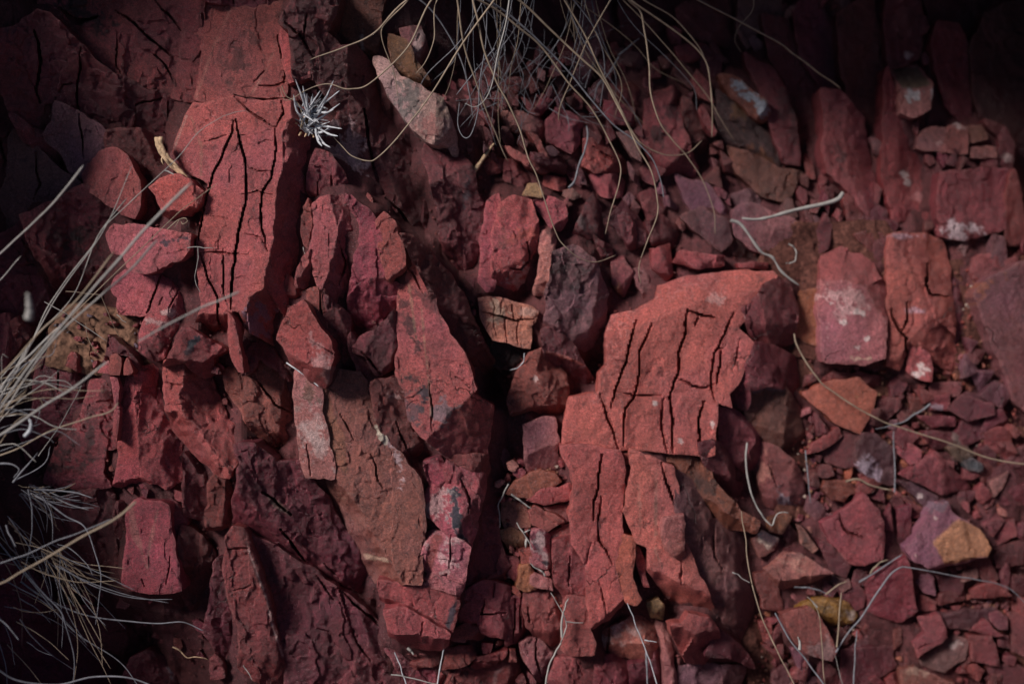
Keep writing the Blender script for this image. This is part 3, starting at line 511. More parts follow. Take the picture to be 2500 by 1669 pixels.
S("big red slab stained blue black, sloping down to the right", 'B2', [(1040,70),(1100,140),(1240,380),(1300,600),(1380,740),(1500,920),(1570,1120),(1545,1170),(1670,1250),(1630,1568),(1380,1568),(1200,1420),(1115,1300),(1100,1150),(1040,1000),(1060,800),(1045,600),(1085,290),(1035,180)], 200, (.05,.02), 'r',
  bev=[([(1620,1110),(1420,1260),(1260,1440)],.6)], cr=[([(1085,250),(1150,350),(1230,490)],1),([(1260,1080),(1270,1400)],1),([(1440,1040),(1540,1110)],2)],
  st=[(1130,700,14,50,-20,BLACK,.7),(1220,1180,16,60,4,BLUE,.85),(1140,1230,30,50,-20,(.09,.05,.06),.8),(1330,1290,34,34,0,(.16,.12,.14),.75),(1170,1060,30,14,0,BLACK,.6),(1300,880,60,40,40,BLACK,.25),(1230,500,50,14,40,BLACK,.5),(1500,1340,40,30,0,BLACK,.35)],
  pa=[([(1110,400),(1120,400),(1170,780),(1160,780)],(.28,.17,.11),.5),([(1195,560),(1205,560),(1235,900),(1225,900)],(.28,.17,.11),.5),([(1230,900),(1240,900),(1275,1300),(1262,1300)],(.28,.17,.11),.5)], rough=.75, ang=62)
S("dark shaded flank right of the blue stained slab", 'B2', [(1070,60),(1200,140),(1340,300),(1470,460),(1530,620),(1600,760),(1700,950),(1720,1200),(1680,1240),(1560,1120),(1480,860),(1300,600),(1240,380),(1130,170)], 150, (-.4,-.1), 'd', st=[(1500,700,20,20,0,BLACK,.3)], rough=1.2, ang=60)
S("dark rock below the stained slab, cut by a diagonal crack", 'B2', [(870,1085),(1020,1055),(1085,1130),(1105,1310),(1200,1440),(1360,1580),(1250,1640),(1080,1620),(1000,1520),(930,1400),(890,1250)], 172, (0,0), 'd', st=[(1020,1160,14,8,0,(.5,.3,.28),.6)], cr=[([(1020,1330),(1060,1440),(1130,1568)],2)], rough=1.5)
S("small square dark block under the stained slab's right corner", 'B2', [(1400,1585),(1630,1580),(1640,1700),(1500,1680),(1410,1640)], 150, (0,0), 'm')
# lower right of the outcrop
S("knotted red piece at the head of the cracked lower panel", 'C2', [(1240,60),(1330,30),(1360,100),(1340,250),(1300,240),(1250,120)], 178, (0,0), 'm', rough=1.3)
S("oval red flake beside the knotted piece", 'C2', [(1370,50),(1450,110),(1440,200),(1400,225),(1368,150)], 172, (0,0), 'r', v=.8)
S("red panel with a blue black streak, tapering to a point", 'C2', [(1210,310),(1270,200),(1340,265),(1450,110),(1620,140),(1620,250),(1525,640),(1360,520),(1240,400)], 165, (0,0), 'r', st=[(1440,400,12,70,-8,BLUE,.95),(1470,560,10,34,-40,BLUE,.95),(1540,330,30,60,0,BLACK,.4),(1300,330,30,30,0,WHITE,.35)], cr=[([(1460,150),(1530,300),(1520,400)],2)], rough=1.3, v=.85)
S("thin brown ledge beneath the blue streaked panel", 'C2', [(1200,345),(1350,520),(1520,645),(1500,690),(1340,590),(1240,520)], 140, (0,0), (.2,.09,.04))
S("pink chipped block with a smooth maroon stripe", 'C2', [(1195,700),(1230,560),(1290,520),(1400,570),(1480,610),(1515,650),(1480,860),(1400,845),(1390,790),(1270,800),(1200,780)], 186, (0,.05), 'k', pa=[([(1290,530),(1350,560),(1300,700),(1270,790),(1230,760),(1250,640)],(.24,.05,.045),.8)], st=[(1370,650,30,40,0,WHITE,.4)], cr=[([(1400,570),(1390,780)],3)], rough=1.6)
S("pinkish ledge under the chipped block", 'C2', [(1160,868),(1200,775),(1390,800),(1480,862),(1450,942),(1300,892)], 165, (0,.1), 'k', st=[(1390,830,16,20,0,BLACK,.5)], rough=1)
S("wedge shaped red slab with a bluish right edge", 'C2', [(905,885),(1100,872),(1300,905),(1440,950),(1440,1030),(1395,1195),(1240,1095),(1100,1025),(935,985)], 165, (.05,.1), 'm', pa=[([(1440,1000),(1440,1060),(1395,1195),(1365,1170),(1395,1050)],BLUE,.9)], bev=[([(1400,1230),(1240,1110),(1090,1030),(920,975)],1.2)], rough=.9, v=1.2)
S("red wedge block with dark underside, lower centre", 'C2', [(965,1075),(1080,1062),(1200,1120),(1385,1240),(1382,1300),(1320,1312),(1100,1295),(995,1235)], 200, (0,.1), 'm', bev=[([(1420,1262),(1160,1228),(940,1215)],2.2)], cr=[([(1215,1150),(1200,1230)],2)], thick=90, rough=.6, v=1.25)
S("tall dark facet right of the outcrop's pointed edge", 'C2', [(1640,200),(1700,330),(1730,600),(1800,800),(1840,900),(1700,885),(1560,900),(1480,880),(1530,660),(1600,340)], 95, (.05,0), 'd', rough=1.2, ang=80)
S("dark cracked block between the outcrop and centre rubble", 'C2', [(1500,960),(1620,885),(1790,905),(1800,980),(1780,1250),(1640,1215),(1600,1130),(1415,1160),(1445,1030)], 100, (0,0), 'm', cr=[([(1695,890),(1690,970)],3),([(1640,980),(1610,1090),(1780,1080)],3)], rough=1.5)
S("low dark ledge just below the cracked block", 'C2', [(1400,1225),(1600,1118),(1625,1240),(1420,1245)], 90, (0,.2), 'm', ang=0)
# ------------------------------------------------------------------ the stones: foot of the outcrop
S("lens shaped stone in the bottom row, left end", 'C2', [(1120,1430),(1310,1360),(1355,1400),(1330,1440),(1130,1460)], 80, (0,0), 'm', thick=60, name="loose_stone", cat="stone")
S("angular red stone in the bottom row, under the wedge block", 'C2', [(1355,1335),(1570,1300),(1572,1380),(1500,1450),(1350,1462)], 92, (0,0), 'm', thick=60, name="loose_stone", cat="stone")
S("long low red stone in the bottom row, right of the angular one", 'C2', [(1530,1440),(1570,1378),(1790,1350),(1780,1390),(1660,1445),(1560,1455)], 88, (0,0), 'm', thick=60, name="loose_stone", cat="stone", bev=[([(1800,1400),(1500,1420)],.8)])
S("small pinkish stone touching the tip of the wedge block", 'C2', [(1400,1250),(1440,1238),(1510,1260),(1500,1290),(1420,1280)], 110, (0,0), 'k', thick=40, name="loose_stone", cat="stone", v=.7)
S("half buried square stone at the bottom edge beside a pale straw", 'C2', [(1165,1490),(1290,1470),(1300,1690),(1170,1690)], 62, (0,0), 'm')
S("broad maroon stone at the bottom edge with a veined top", 'C2', [(1380,1590),(1400,1500),(1590,1460),(1840,1400),(1850,1690),(1380,1690)], 55, (0,0), 'm', pa=[([(1690,1568),(1700,1480),(1790,1440),(1720,1500),(1705,1580)],(.4,.25,.24),.5)], rough=1.4)
S("dark base rock in the gap at the outcrop's lower tip", 'C2', [(960,1320),(1110,1420),(1170,1480),(1160,1700),(1110,1700),(1080,1500)], 70, (0,0), 'd')
# ------------------------------------------------------------------ top middle
S("dim brown rock face at the top, left of the hanging grass", 'A2', [(620,-70),(930,-70),(900,200),(880,400),(700,312),(600,290),(535,225),(600,100)], 108, (0,0), (.14,.035,.025), st=[(795,260,5,26,0,(.5,.36,.34),.5)], rough=.9)
S("long pale tan slab behind the hanging grass stems", 'A2', [(880,400),(960,420),(1060,540),(1200,600),(1330,680),(1380,800),(1430,930),(1440,1060),(1400,990),(1240,950),(1150,860),(1060,750),(990,640)], 150, (.1,0), 'w', st=[(1120,700,36,50,-40,(.13,.12,.11),.7),(1270,850,40,40,0,(.36,.13,.12),.8),(1350,740,20,34,-30,(.2,.14,.11),.7)], rough=.9)
S("ochre brown flake above the pale tan slab", 'A2', [(990,255),(1080,290),(1150,430),(1240,560),(1150,560),(1020,430)], 120, (0,0), (.15,.05,.03))
S("pinkish stone in the shade above the pale tan slab", 'A2', [(1070,200),(1180,205),(1225,300),(1160,430),(1100,300)], 95, (0,0), 'k', v=.5, st=[(1190,270,12,40,10,WHITE,.4)])
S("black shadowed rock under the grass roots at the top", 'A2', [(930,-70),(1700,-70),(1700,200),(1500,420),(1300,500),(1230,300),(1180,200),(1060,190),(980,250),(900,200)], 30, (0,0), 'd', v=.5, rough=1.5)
S("dim red slope below the pale tan slab, bluish streaks on it", 'A2', [(1215,1090),(1240,990),(1400,1000),(1530,1150),(1560,1300),(1620,1400),(1600,1680),(1510,1870),(1450,1880),(1330,1620),(1300,1300)], 112, (-.1,0), 'd', st=[(1510,1280,10,40,10,BLUE,.7)], rough=1.2, v=1.2)
T3 = "rock_fragment"; rnd_ = random.Random(3)
for lab, pts, h, c, kw in [
 ("small dark shard with a sharp tip, beneath the grass tangle", [(300,750),(340,650),(405,690),(310,795)], 50, 'm', {}),
 ("orange red block at the end of the grey twig", [(380,830),(440,740),(610,820),(600,980),(540,1050),(390,960)], 45, 'r', dict(bev=[([(620,800),(560,860),(560,1060)],.6)],v=.8)),
 ("rosy pitted rock under the crossing grass stems", [(80,760),(300,800),(360,850),(385,960),(200,930),(110,880)], 40, 'k', dict(v=.7)),
 ("thin bright red flake lying on edge among rubble", [(90,1010),(370,1140),(385,1172),(250,1130),(120,1050)], 75, 'r', {}),
 ("dark box shaped rock right of the thin bright flake", [(260,1040),(480,1080),(512,1130),(490,1190),(300,1125)], 40, 'd', {}),
 ("little red brick like stone above the tan chip", [(360,1222),(500,1230),(490,1300),(360,1272)], 45, 'r', dict(v=.85)),
 ("crumbled red piece under the bent tan grass blade", [(100,1100),(250,1140),(300,1235),(180,1270),(90,1222)], 38, 'm', {}),
 ("red stone lump with a dark top at the rubble's left", [(-40,1095),(80,1100),(60,1165),(-30,1190)], 48, 'r', dict(v=.8)),
 ("cracked red block below the grey twig", [(640,960),(730,940),(900,1100),(910,1185),(700,1165),(635,1130)], 35, 'r', dict(v=.9,cr=[([(700,1000),(880,1140)],2)])),
 ("square red rock where a grass stem touches down", [(690,1190),(850,1210),(900,1240),(880,1335),(760,1325),(700,1275)], 30, 'r', dict(v=.8)),
 ("reddish cracked block left of the shadow column", [(280,1370),(380,1350),(500,1400),(512,1500),(460,1565),(400,1540)], 80, 'r', dict(bev=[([(530,1480),(470,1500),(420,1560)],.8)])),
 ("dim plum fragment with pitted top behind the stems", [(860,350),(1000,330),(1085,460),(900,432)], -10, 'p', {}),
 ("dim square fragment below the plum one", [(880,600),(960,560),(1000,600),(990,722),(870,702)], -5, 'm', {}),
 ("bright edged fragment right of the long hanging blade", [(1110,640),(1250,600),(1300,650),(1270,700),(1150,690)], 10, 'r', dict(v=.8)),
 ("small pink fragment by the topmost stem crossing", [(1150,400),(1220,370),(1245,440),(1180,462)], -5, 'k', dict(v=.6)),
 ("shaded block beneath the middle stems", [(770,690),(970,740),(960,850),(820,840)], 5, 'm', {}),
 ("tall dim pinkish rock rising behind the top grass", [(580,300),(650,-60),(840,-60),(850,130),(750,300),(620,640),(560,520)], 5, 'p', dict(v=1.2)),
 ("dark broad rock under the arching stems at the top", [(860,-60),(1060,40),(1240,200),(1100,315),(900,222)], -25, 'd', {}),
 ("dim red ledge with a flat top, upper right of the stems", [(1260,330),(1450,300),(1460,400),(1300,425)], -10, 'm', {}),
 ("dark block behind the topmost arching stem", [(1250,60),(1560,-60),(1700,100),(1640,300),(1480,290),(1300,200)], -40, 'd', {}),
 ("leaning red column right of the long hanging blade", [(1060,700),(1120,660),(1290,720),(1310,900),(1400,1150),(1370,1300),(1240,1230),(1120,1130),(1040,950)], 10, 'r', dict(v=.75,st=[(1200,780,26,20,0,BLACK,.7),(1150,900,20,30,0,BLACK,.7)])),
 ("slim dark column beside the leaning red one", [(1300,650),(1420,760),(1480,1000),(1400,1100),(1330,900)], -25, 'd', {}),
 ("rust coloured rock crowned by pale grey lichen", [(1550,520),(1640,530),(1870,680),(1895,790),(1855,825),(1780,770),(1640,655)], 20, 'o', dict(v=.6,st=[(1720,610,34,14,35,(.30,.31,.36),.95),(1840,720,26,12,60,(.30,.31,.36),.95)])),
 ("black weathered rock under the lichen crowned one", [(1540,620),(1760,780),(1880,860),(1990,1100),(1960,1230),(1700,1150),(1560,900)], -25, (.06,.02,.018), dict(st=[(1690,740,20,30,0,(.2,.08,.03),.6),(1830,1080,30,20,40,(.22,.07,.03),.6)])),
 ("smooth plum coloured rock in the shade, centre top right", [(1260,1190),(1380,1240),(1480,1260),(1600,1440),(1700,1640),(1720,1760),(1560,1700),(1420,1560)], 0, 'p', {}),
 ("grey plum stone right of the forked pale twig", [(1640,1330),(1760,1300),(1900,1420),(1860,1500),(1700,1480)], -10, 'p', {}),
 ("sharp dark fin left of the curved grass tip", [(640,1400),(690,1310),(760,1500),(800,1640),(700,1720),(560,1620)], 40, 'd', dict(st=[(620,1480,20,30,0,(.1,.08,.08),.6)])),
 ("dark fin right of the curved grass tip", [(800,1500),(900,1380),(1000,1480),(1080,1640),(1000,1680),(880,1620)], 20, 'd', {}),
 ("red fin below the long stem's hooked end", [(1000,1330),(1100,1290),(1180,1430),(1220,1560),(1120,1600)], 0, 'm', {}),
 ]:
    S(lab, 'A3', pts, h + (rnd_.uniform(-14, 14)), (rnd_.uniform(-.35, .25), rnd_.uniform(-.3, .2)), c, name=T3, **kw)
S("tan triangular chip lying on the rubble, top centre", 'A3', [(210,1340),(250,1262),(310,1250),(357,1320),(350,1347)], 92, (0,0), (.50,.24,.13), thick=16, name="stone_chip", cat="stone", rough=.5, jg=3)
# ------------------------------------------------------------------ centre column
S("rounded red block with flaking skin, above the white veined ledge", 'B3', [(30,-30),(70,-150),(160,-190),(270,-160),(310,0),(330,250),(290,470),(230,480),(110,450),(20,420),(10,100)], 108, (-.05,-.03), 'r', cr=[([(240,120),(260,250),(200,300),(130,290)],4),([(230,480),(240,410),(330,350)],4)], st=[(230,380,40,26,0,WHITE,.45),(250,60,30,20,0,(.5,.1,.06),.4),(60,20,10,60,0,(.2,.06,.05),.5)], rough=1.2, g=3)
S("long red block left of the flaking one", 'B3', [(-70,380),(-60,100),(-20,-150),(45,-190),(20,50),(8,430),(-30,430)], 95, (-.1,0), 'r', rough=.7, v=.9)
S("pink edged block in the shade side of the flaking one", 'B3', [(335,-10),(420,-40),(430,150),(400,330),(370,480),(300,480),(335,250)], 92, (.05,0), 'k', rough=1.4, st=[(400,20,12,16,0,BLACK,.5)], v=.85)
S("broken block of brick like squares with whitish faces", 'B3', [(-80,500),(10,495),(270,565),(312,590),(290,660),(262,690),(262,830),(150,800),(20,770),(-60,640)], 84, (0,.05), 'k', cr=[([(0,500),(25,560),(20,640)],2),([(75,520),(70,600)],2),([(140,540),(150,640)],3),([(205,560),(212,620),(190,650)],1),([(-60,600),(60,620),(160,650),(280,640)],3),([(95,640),(110,790)],2),([(180,660),(175,730),(190,810)],2),([(20,660),(35,760)],1)], st=[(40,590,22,22,0,(.6,.4,.3),.7),(90,650,16,8,0,BLACK,.6),(230,600,16,10,0,(.5,.3,.25),.6)], rough=.8, jg=4, ch=1)
S("black crumbly rock beneath the brick like block", 'B3', [(-20,800),(250,850),(250,960),(130,1020),(0,920)], 20, (0,0), (.035,.018,.018), rough=1.5)
S("tall dark plum slab in the centre, mottled with black", 'B3', [(430,190),(560,140),(700,250),(780,480),(792,700),(770,1010),(735,1065),(640,900),(540,800),(420,690),(372,650),(385,450)], 95, (-.08,0), 'p', st=[(600,400,16,60,0,BLACK,.5),(430,260,20,34,0,BLACK,.5),(620,560,20,50,0,BLACK,.4),(500,330,14,50,10,BLACK,.4)], rough=1.1, ang=85)
S("dark slanting plate with a pale red ridge line", 'B3', [(350,720),(420,690),(540,800),(640,950),(740,1120),(560,1150),(380,900)], 70, (0,0), 'd', pa=[([(370,855),(520,900),(640,950),(640,965),(510,915),(368,868)],(.42,.12,.10),.8)], bev=[([(700,980),(520,905),(350,855)],.9)])
S("folded ribbed brown stone beside the black gap", 'B3', [(260,870),(350,850),(500,1010),(530,1230),(430,1310),(280,1260),(130,1290),(118,1180),(180,1010)], 85, (0,0), (.24,.06,.035), bev=[([(340,840),(300,1000),(430,1120),(470,1300)],.5),([(560,1230),(400,1225),(250,1250),(100,1290)],1.2)], rough=2.0, ang=40, st=[(300,1060,8,10,0,WHITE,.6)])
S("box shaped pink red stone with a sloping lower half", 'B3', [(225,1370),(370,1308),(432,1320),(465,1480),(455,1560),(470,1700),(240,1720),(230,1600)], 95, (0,0), 'k', bev=[([(480,1470),(240,1570)],.45)], rough=.4, v=.9, thick=90, name="loose_stone", cat="stone")
S("dim purple stone left of the box shaped one", 'C3', [(-20,-30),(70,-65),(130,50),(110,110),(40,150),(-20,130)], 50, (0,0), 'p', name="loose_stone", cat="stone")
S("little upright splinter in the black gap", 'B3', [(150,1385),(185,1380),(205,1500),(175,1530)], 45, (0,0), 'm', name="rock_sliver", jg=2)
# central bright slab
S("big bright red slab with long parallel cracks and a notch, right of centre", 'B3', [(1130,510),(1150,420),(1340,350),(1700,310),(1920,320),(1950,350),(1860,420),(1820,500),(1700,560),(1750,640),(1680,700),(1790,800),(1810,850),(1740,930),(1700,1050),(1620,1150),(1640,1240),(1540,1200),(1530,1400),(1520,1568),(1480,1572),(930,1524),(870,1534),(490,1492),(500,1350),(540,1180),(730,1150),(740,1020),(790,950),(790,740),(830,620),(970,590)], 118, (-.04,.03), (.44,.082,.068),
  cr=[([(990,650),(930,880),(870,1080),(810,1240)],5),([(1100,670),(1010,870),(1010,1060),(970,1180),(910,1260),(905,1500)],4),([(1340,590),(1320,740),(1280,880),(1280,1000),(1220,1150),(1240,1350),(1240,1560)],5),([(1660,600),(1580,760),(1520,900),(1500,1100),(1530,1200)],4),([(1570,840),(1570,960),(1540,1080)],8),([(1270,1040),(1440,1110),(1520,1090)],3),([(1340,592),(1420,612),(1520,625)],9),([(1410,620),(1390,680)],7),([(740,1150),(780,1270),(830,1400),(870,1520)],4),([(1450,1200),(1415,1330),(1430,1560)],9),([(1180,1180),(1160,1340),(1210,1560)],3),([(860,1150),(1160,1170)],1),([(1700,780),(1650,1000)],1)],
  st=[(850,900,30,100,5,(.16,.035,.035),.5),(1300,400,80,24,0,(.3,.06,.06),.5),(1500,510,20,10,0,WHITE,.3),(1120,1220,5,5,0,WHITE,.9),(1745,610,7,7,0,WHITE,.9),(1510,1350,4,8,0,WHITE,.8),(1290,1475,4,4,0,WHITE,.7)], rough=.5, jg=3.5, grow=3, bev=[([(820,1500),(900,1180),(960,900),(1130,600)],.12),([(1000,700),(1400,520),(1950,430)],.35)], ang=100)
S("rough dark lump on the upper right shoulder of the bright slab", 'B3', [(1700,562),(1820,502),(1862,420),(1960,365),(2050,430),(2090,600),(2080,800),(1960,830),(1850,820),(1760,740)], 108, (-.2,.1), 'd', rough=1.5)
S("dark flank with a stepped edge right of the bright slab", 'B3', [(1800,800),(1950,840),(2060,900),(2100,1060),(2090,1200),(2020,1100),(1880,1095),(1760,1130),(1740,1250),(1640,1235),(1620,1150),(1700,1050),(1740,935)], 102, (-.05,.05), 'd', rough=1.2)
S("greenish brown slab with an arched purple rim", 'B3', [(1740,1255),(1750,1140),(1880,1100),(2000,1110),(2110,1250),(2150,1568),(2150,1670),(2000,1580),(1850,1430),(1750,1330)], 62, (0,0), (.17,.045,.038), pa=[([(1740,1260),(1745,1130),(1880,1095),(2010,1105),(1990,1130),(1870,1125),(1780,1150),(1765,1260)],(.3,.17,.2),.6)], rough=.9, ang=80)
S("left panel of the lower bright slab, long dark splits through it", 'C3', [(482,-62),(870,-22),(905,90),(885,260),(872,340),(890,540),(845,740),(870,940),(912,975),(800,1110),(690,1192),(645,750),(560,610),(548,440),(565,250),(540,100)], 138, (0,-.03), (.42,.08,.066),
  cr=[([(755,0),(730,200),(700,320),(705,440)],6),([(745,290),(740,400),(740,580),(800,690),(830,740)],3),([(630,950),(650,1150)],2),([(730,860),(770,1000),(790,1090)],1),([(680,600),(640,760)],1)], bev=[([(960,950),(830,1060),(690,1180)],1.4)], rough=.5, ang=95)
S("narrow centre strip of the lower bright slab, ending in a rounded toe", 'C3', [(890,548),(980,580),(960,760),(952,850),(990,950),(1020,990),(990,1022),(930,1012),(860,850),(850,740)], 142, (0,0), (.42,.08,.066), rough=.5, jg=3)
S("thin curved strip leaning off the lower bright slab", 'C3', [(980,610),(1010,640),(1050,740),(1050,830),(1075,900),(1040,900),(1000,780),(985,700)], 120, (0,0), 'r', rough=.6, name="rock_sliver", jg=3)
S("right panel of the lower bright slab with an undercut dark foot", 'C3', [(950,-30),(1160,58),(1232,92),(1270,240),(1262,400),(1330,640),(1480,950),(1530,1085),(1400,1080),(1290,1065),(1190,960),(1080,800),(1070,640),(985,580),(925,390),(935,300),(962,100)], 150, (0,-.02), (.43,.082,.07), bev=[([(1540,985),(1200,835),(1040,760)],2.0)], cr=[([(1155,60),(1190,200),(1240,300),(1275,400)],4),([(1300,720),(1300,900)],2)], pa=[([(1000,200),(1010,200),(1025,400),(1015,560),(1008,400)],(.25,.14,.11),.5),([(1125,100),(1135,300),(1125,660),(1170,780),(1118,660),(1112,300)],(.28,.16,.12),.55)], st=[(1150,332,6,5,0,WHITE,.8)], rough=.45, ang=95)
S("thin wedge between the long dark splits of the lower slab", 'C3', [(878,-15),(938,-12),(940,100),(925,320),(900,230),(910,100)], 118, (0,0), 'r', name="rock_sliver", rough=.6, jg=3)
S("pink loose stone resting on the lower bright slab", 'C3', [(1150,520),(1190,430),(1310,400),(1320,560),(1328,680),(1300,722),(1180,650),(1155,600)], 185, (0,0), 'k', bev=[([(1360,620),(1250,680),(1150,600)],.7)], thick=26, rough=.6, name="loose_stone", cat="stone")
S("long dark plum flank right of the lower bright slab", 'C3', [(1236,92),(1380,180),(1500,450),(1700,520),(1740,700),(1760,900),(1850,1200),(1880,1700),(1760,1480),(1620,1250),(1530,1070),(1480,945),(1340,640),(1268,400),(1275,240)], 118, (-.3,0), 'p', cr=[([(1440,560),(1450,680)],1),([(1520,480),(1530,680),(1580,780)],2),([(1490,1150),(1620,1400),(1760,1560)],2)], rough=.9, ang=70)
S("brown weathered ridge between the two bright slabs", 'C3', [(1010,-16),(1150,-18),(1300,-25),(1450,60),(1560,230),(1700,400),(1820,460),(1800,530),(1560,490),(1400,335),(1250,90),(1130,45)], 118, (-.05,.1), (.21,.046,.034), bev=[([(1800,520),(1400,250),(1250,60),(1100,20)],.9)], rough=1.4, st=[(1450,200,40,20,40,BLACK,.6)])
S("dark slab under the rough lump, right of the bright slab's foot", 'C3', [(1430,-60),(1540,-90),(1640,30),(1660,180),(1710,200),(1690,300),(1570,225),(1470,80)], 92, (-.1,0), 'd')
S("dark red slab beside the curved pale stem", 'B3', [(1540,1240),(1640,1250),(1760,1340),(1850,1440),(1880,1600),(1870,1800),(1790,1750),(1640,1600),(1560,1460)], 70, (-.1,0), 'm')
S("long red panel with a lilac chip at its foot, right of the curved stem", 'C4', [(105,-100),(280,-40),(400,60),(470,250),(430,390),(330,395),(190,330),(130,120)], 42, (-.05,0), 'r', cr=[([(200,20),(290,280)],1)], st=[(340,320,26,18,20,(.3,.24,.29),.7),(190,90,14,24,10,(.5,.2,.16),.6)], rough=1.1, v=.75)
S("faceted loose stone perched at the foot of the bright slab", 'C3', [(1220,1170),(1290,1150),(1340,1083),(1500,1120),(1560,1200),(1562,1240),(1480,1380),(1450,1430),(1330,1432),(1280,1340)], 185, (0,0), 'r', bev=[([(1600,1190),(1480,1200),(1390,1225),(1310,1175),(1200,1172)],.9),([(1500,1100),(1500,1180),(1400,1300),(1380,1440)],.4)], st=[(1308,1112,7,6,0,WHITE,.9)], thick=60, name="loose_stone", cat="stone", rough=.8)
S("dark plate tapering down behind the faceted stone", 'C3', [(1555,1200),(1700,1310),(1795,1450),(1620,1385),(1470,1370)], 108, (0,0), 'd', bev=[([(1800,1460),(1700,1320),(1540,1190)],-.6)])
# foot of the central slab
S("narrow vertical rock left of the lower slab's left panel", 'C3', [(430,600),(530,570),(590,650),(650,760),(690,960),(722,1190),(665,1190),(560,1050),(430,900)], 108, (0,0), 'm', cr=[([(540,700),(530,900)],3)], rough=1.4, ang=85)
S("low red panel under the long split, lower centre", 'C3', [(540,905),(640,965),(660,1195),(712,1290),(700,1352),(540,1372),(480,1335),(500,1000)], 100, (0,.05), 'r', rough=.7, v=.75)
S("dull red block crossed by the forked pale stem", 'C3', [(220,940),(400,940),(480,1000),(500,1250),(430,1335),(300,1245),(238,1172)], 82, (0,0), 'm', rough=1.3, cr=[([(255,1050),(265,1150)],4)])
S("stack of thin upright plates at the centre bottom", 'C3', [(128,980),(222,970),(245,1160),(190,1285),(108,1292)], 72, (0,0), 'm', cr=[([(160,980),(150,1280)],4),([(195,980),(190,1250)],3)], rough=1.4, ang=90)
S("bulging purple veined rock low in the centre", 'C3', [(190,1285),(310,1250),(430,1382),(430,1410),(330,1545),(240,1410)], 70, (0,0), 'k', cr=[([(305,1260),(305,1400),(350,1530)],4)], v=.6, rough=1.4)
S("wide dark block on the bottom edge, left of the twin cracks", 'C3', [(440,1392),(690,1392),(712,1568),(700,1700),(480,1700),(370,1568)], 62, (0,0), 'm', cr=[([(580,1410),(620,1500)],2)], rough=1.3)
S("whitish speckled rock under the bright slab's foot", 'C3', [(705,1212),(800,1200),(1000,1100),(1100,1130),(1130,1250),(1110,1402),(900,1372),(800,1375),(712,1362)], 72, (0,0), 'k', st=[(900,1200,50,26,-20,WHITE,.35),(760,1260,20,34,0,WHITE,.4)], cr=[([(805,1150),(805,1270),(775,1400)],4)], rough=1.5, v=.75)
S("dark rounded rock on the bottom edge right of the twin cracks", 'C3', [(702,1392),(850,1372),(940,1440),(930,1560),(900,1700),(730,1700)], 62, (0,0), 'm', rough=1.3)
S("small tan and rust coloured knob under the thin curved strip", 'C3', [(1060,1010),(1140,980),(1182,1020),(1170,1130),(1080,1112)], 105, (0,0), (.36,.17,.09), rough=1.6, name="loose_stone", cat="stone")
S("pale purple root like ridge running to the bottom edge", 'C3', [(1140,1130),(1190,1140),(1240,1400),(1265,1700),(1205,1700),(1180,1400)], 82, (0,0), 'k', v=.6, rough=1, ang=85)
S("broad dark stone on the bottom edge beneath the faceted stone", 'C3', [(1290,1455),(1480,1440),(1725,1445),(1645,1700),(1290,1700)], 58, (0,0), 'p', rough=.9)
S("shadowed rock between the thin grey stem and the ridge", 'C3', [(1130,1170),(1172,1400),(1195,1700),(960,1700),(945,1450),(1110,1410)], 50, (0,0), 'd', rough=1.3)
# small stones in the trough left of the slab
LS = dict(name="loose_stone", cat="stone", thick=34, rough=.6)
for lab, t, pts, h, c, kw in [
 ("brown lens shaped stone below the box shaped stone", 'C3', [(100,270),(160,180),(330,100),(440,130),(482,180),(400,240),(330,250),(260,302)], 92, (.3,.07,.045), {}),
 ("flat red shard with a pointed right end", 'C3', [(240,320),(350,240),(530,200),(572,300),(350,347)], 98, 'r', {}),
 ("brown heart shaped stone under the flat red shard", 'C3', [(245,400),(300,350),(350,370),(492,450),(370,522),(270,490)], 95, (.28,.065,.045), {}),
 ("buff stone with a pale rim near the trough's left side", 'C3', [(60,510),(140,500),(220,540),(240,632),(110,645)], 82, (.27,.10,.07), dict(bev=[([(260,580),(50,570)],.6)])),
 ("upright pink and white stone with a dark right side", 'C3', [(270,520),(330,520),(410,560),(415,775),(370,780),(270,742)], 100, 'k', dict(st=[(340,640,20,30,0,WHITE,.6),(320,715,10,5,20,BLUE,.9),(355,735,8,4,20,BLUE,.9)],bev=[([(370,510),(385,780)],1.0)])),
 ("small dark blocky stone left of the pink and white one", 'C3', [(190,650),(268,645),(268,738),(200,742)], 88, 'm', {}),
 ("orange stone at the bottom of the trough", 'C3', [(168,920),(200,760),(262,740),(310,860),(312,920),(240,942)], 92, (.45,.15,.07), dict(bev=[([(260,730),(250,950)],.3)])),
 ("pale pink stone lying against the orange one", 'C3', [(270,830),(300,808),(412,860),(412,932),(330,905),(270,880)], 98, 'k', {}),
 ("rosy flat stone in the middle of the trough", 'C3', [(70,330),(230,320),(265,500),(100,505),(60,440)], 68, 'k', dict(v=.65)),
 ("thin red stone wedged against the slab's left edge", 'C3', [(400,545),(540,470),(542,545),(420,585)], 80, 'm', {}),
 ("half hidden red stone behind the heart shaped one", 'C3', [(360,362),(530,342),(540,450),(490,500),(480,430)], 72, 'r', dict(v=.75)),
 ("dull red stone above the orange one", 'C3', [(90,690),(190,700),(200,770),(165,860),(105,810)], 70, 'm', {}),
 ]:
    k = dict(LS); k.update(kw); S(lab, t, pts, h, (0,0), c, **k)
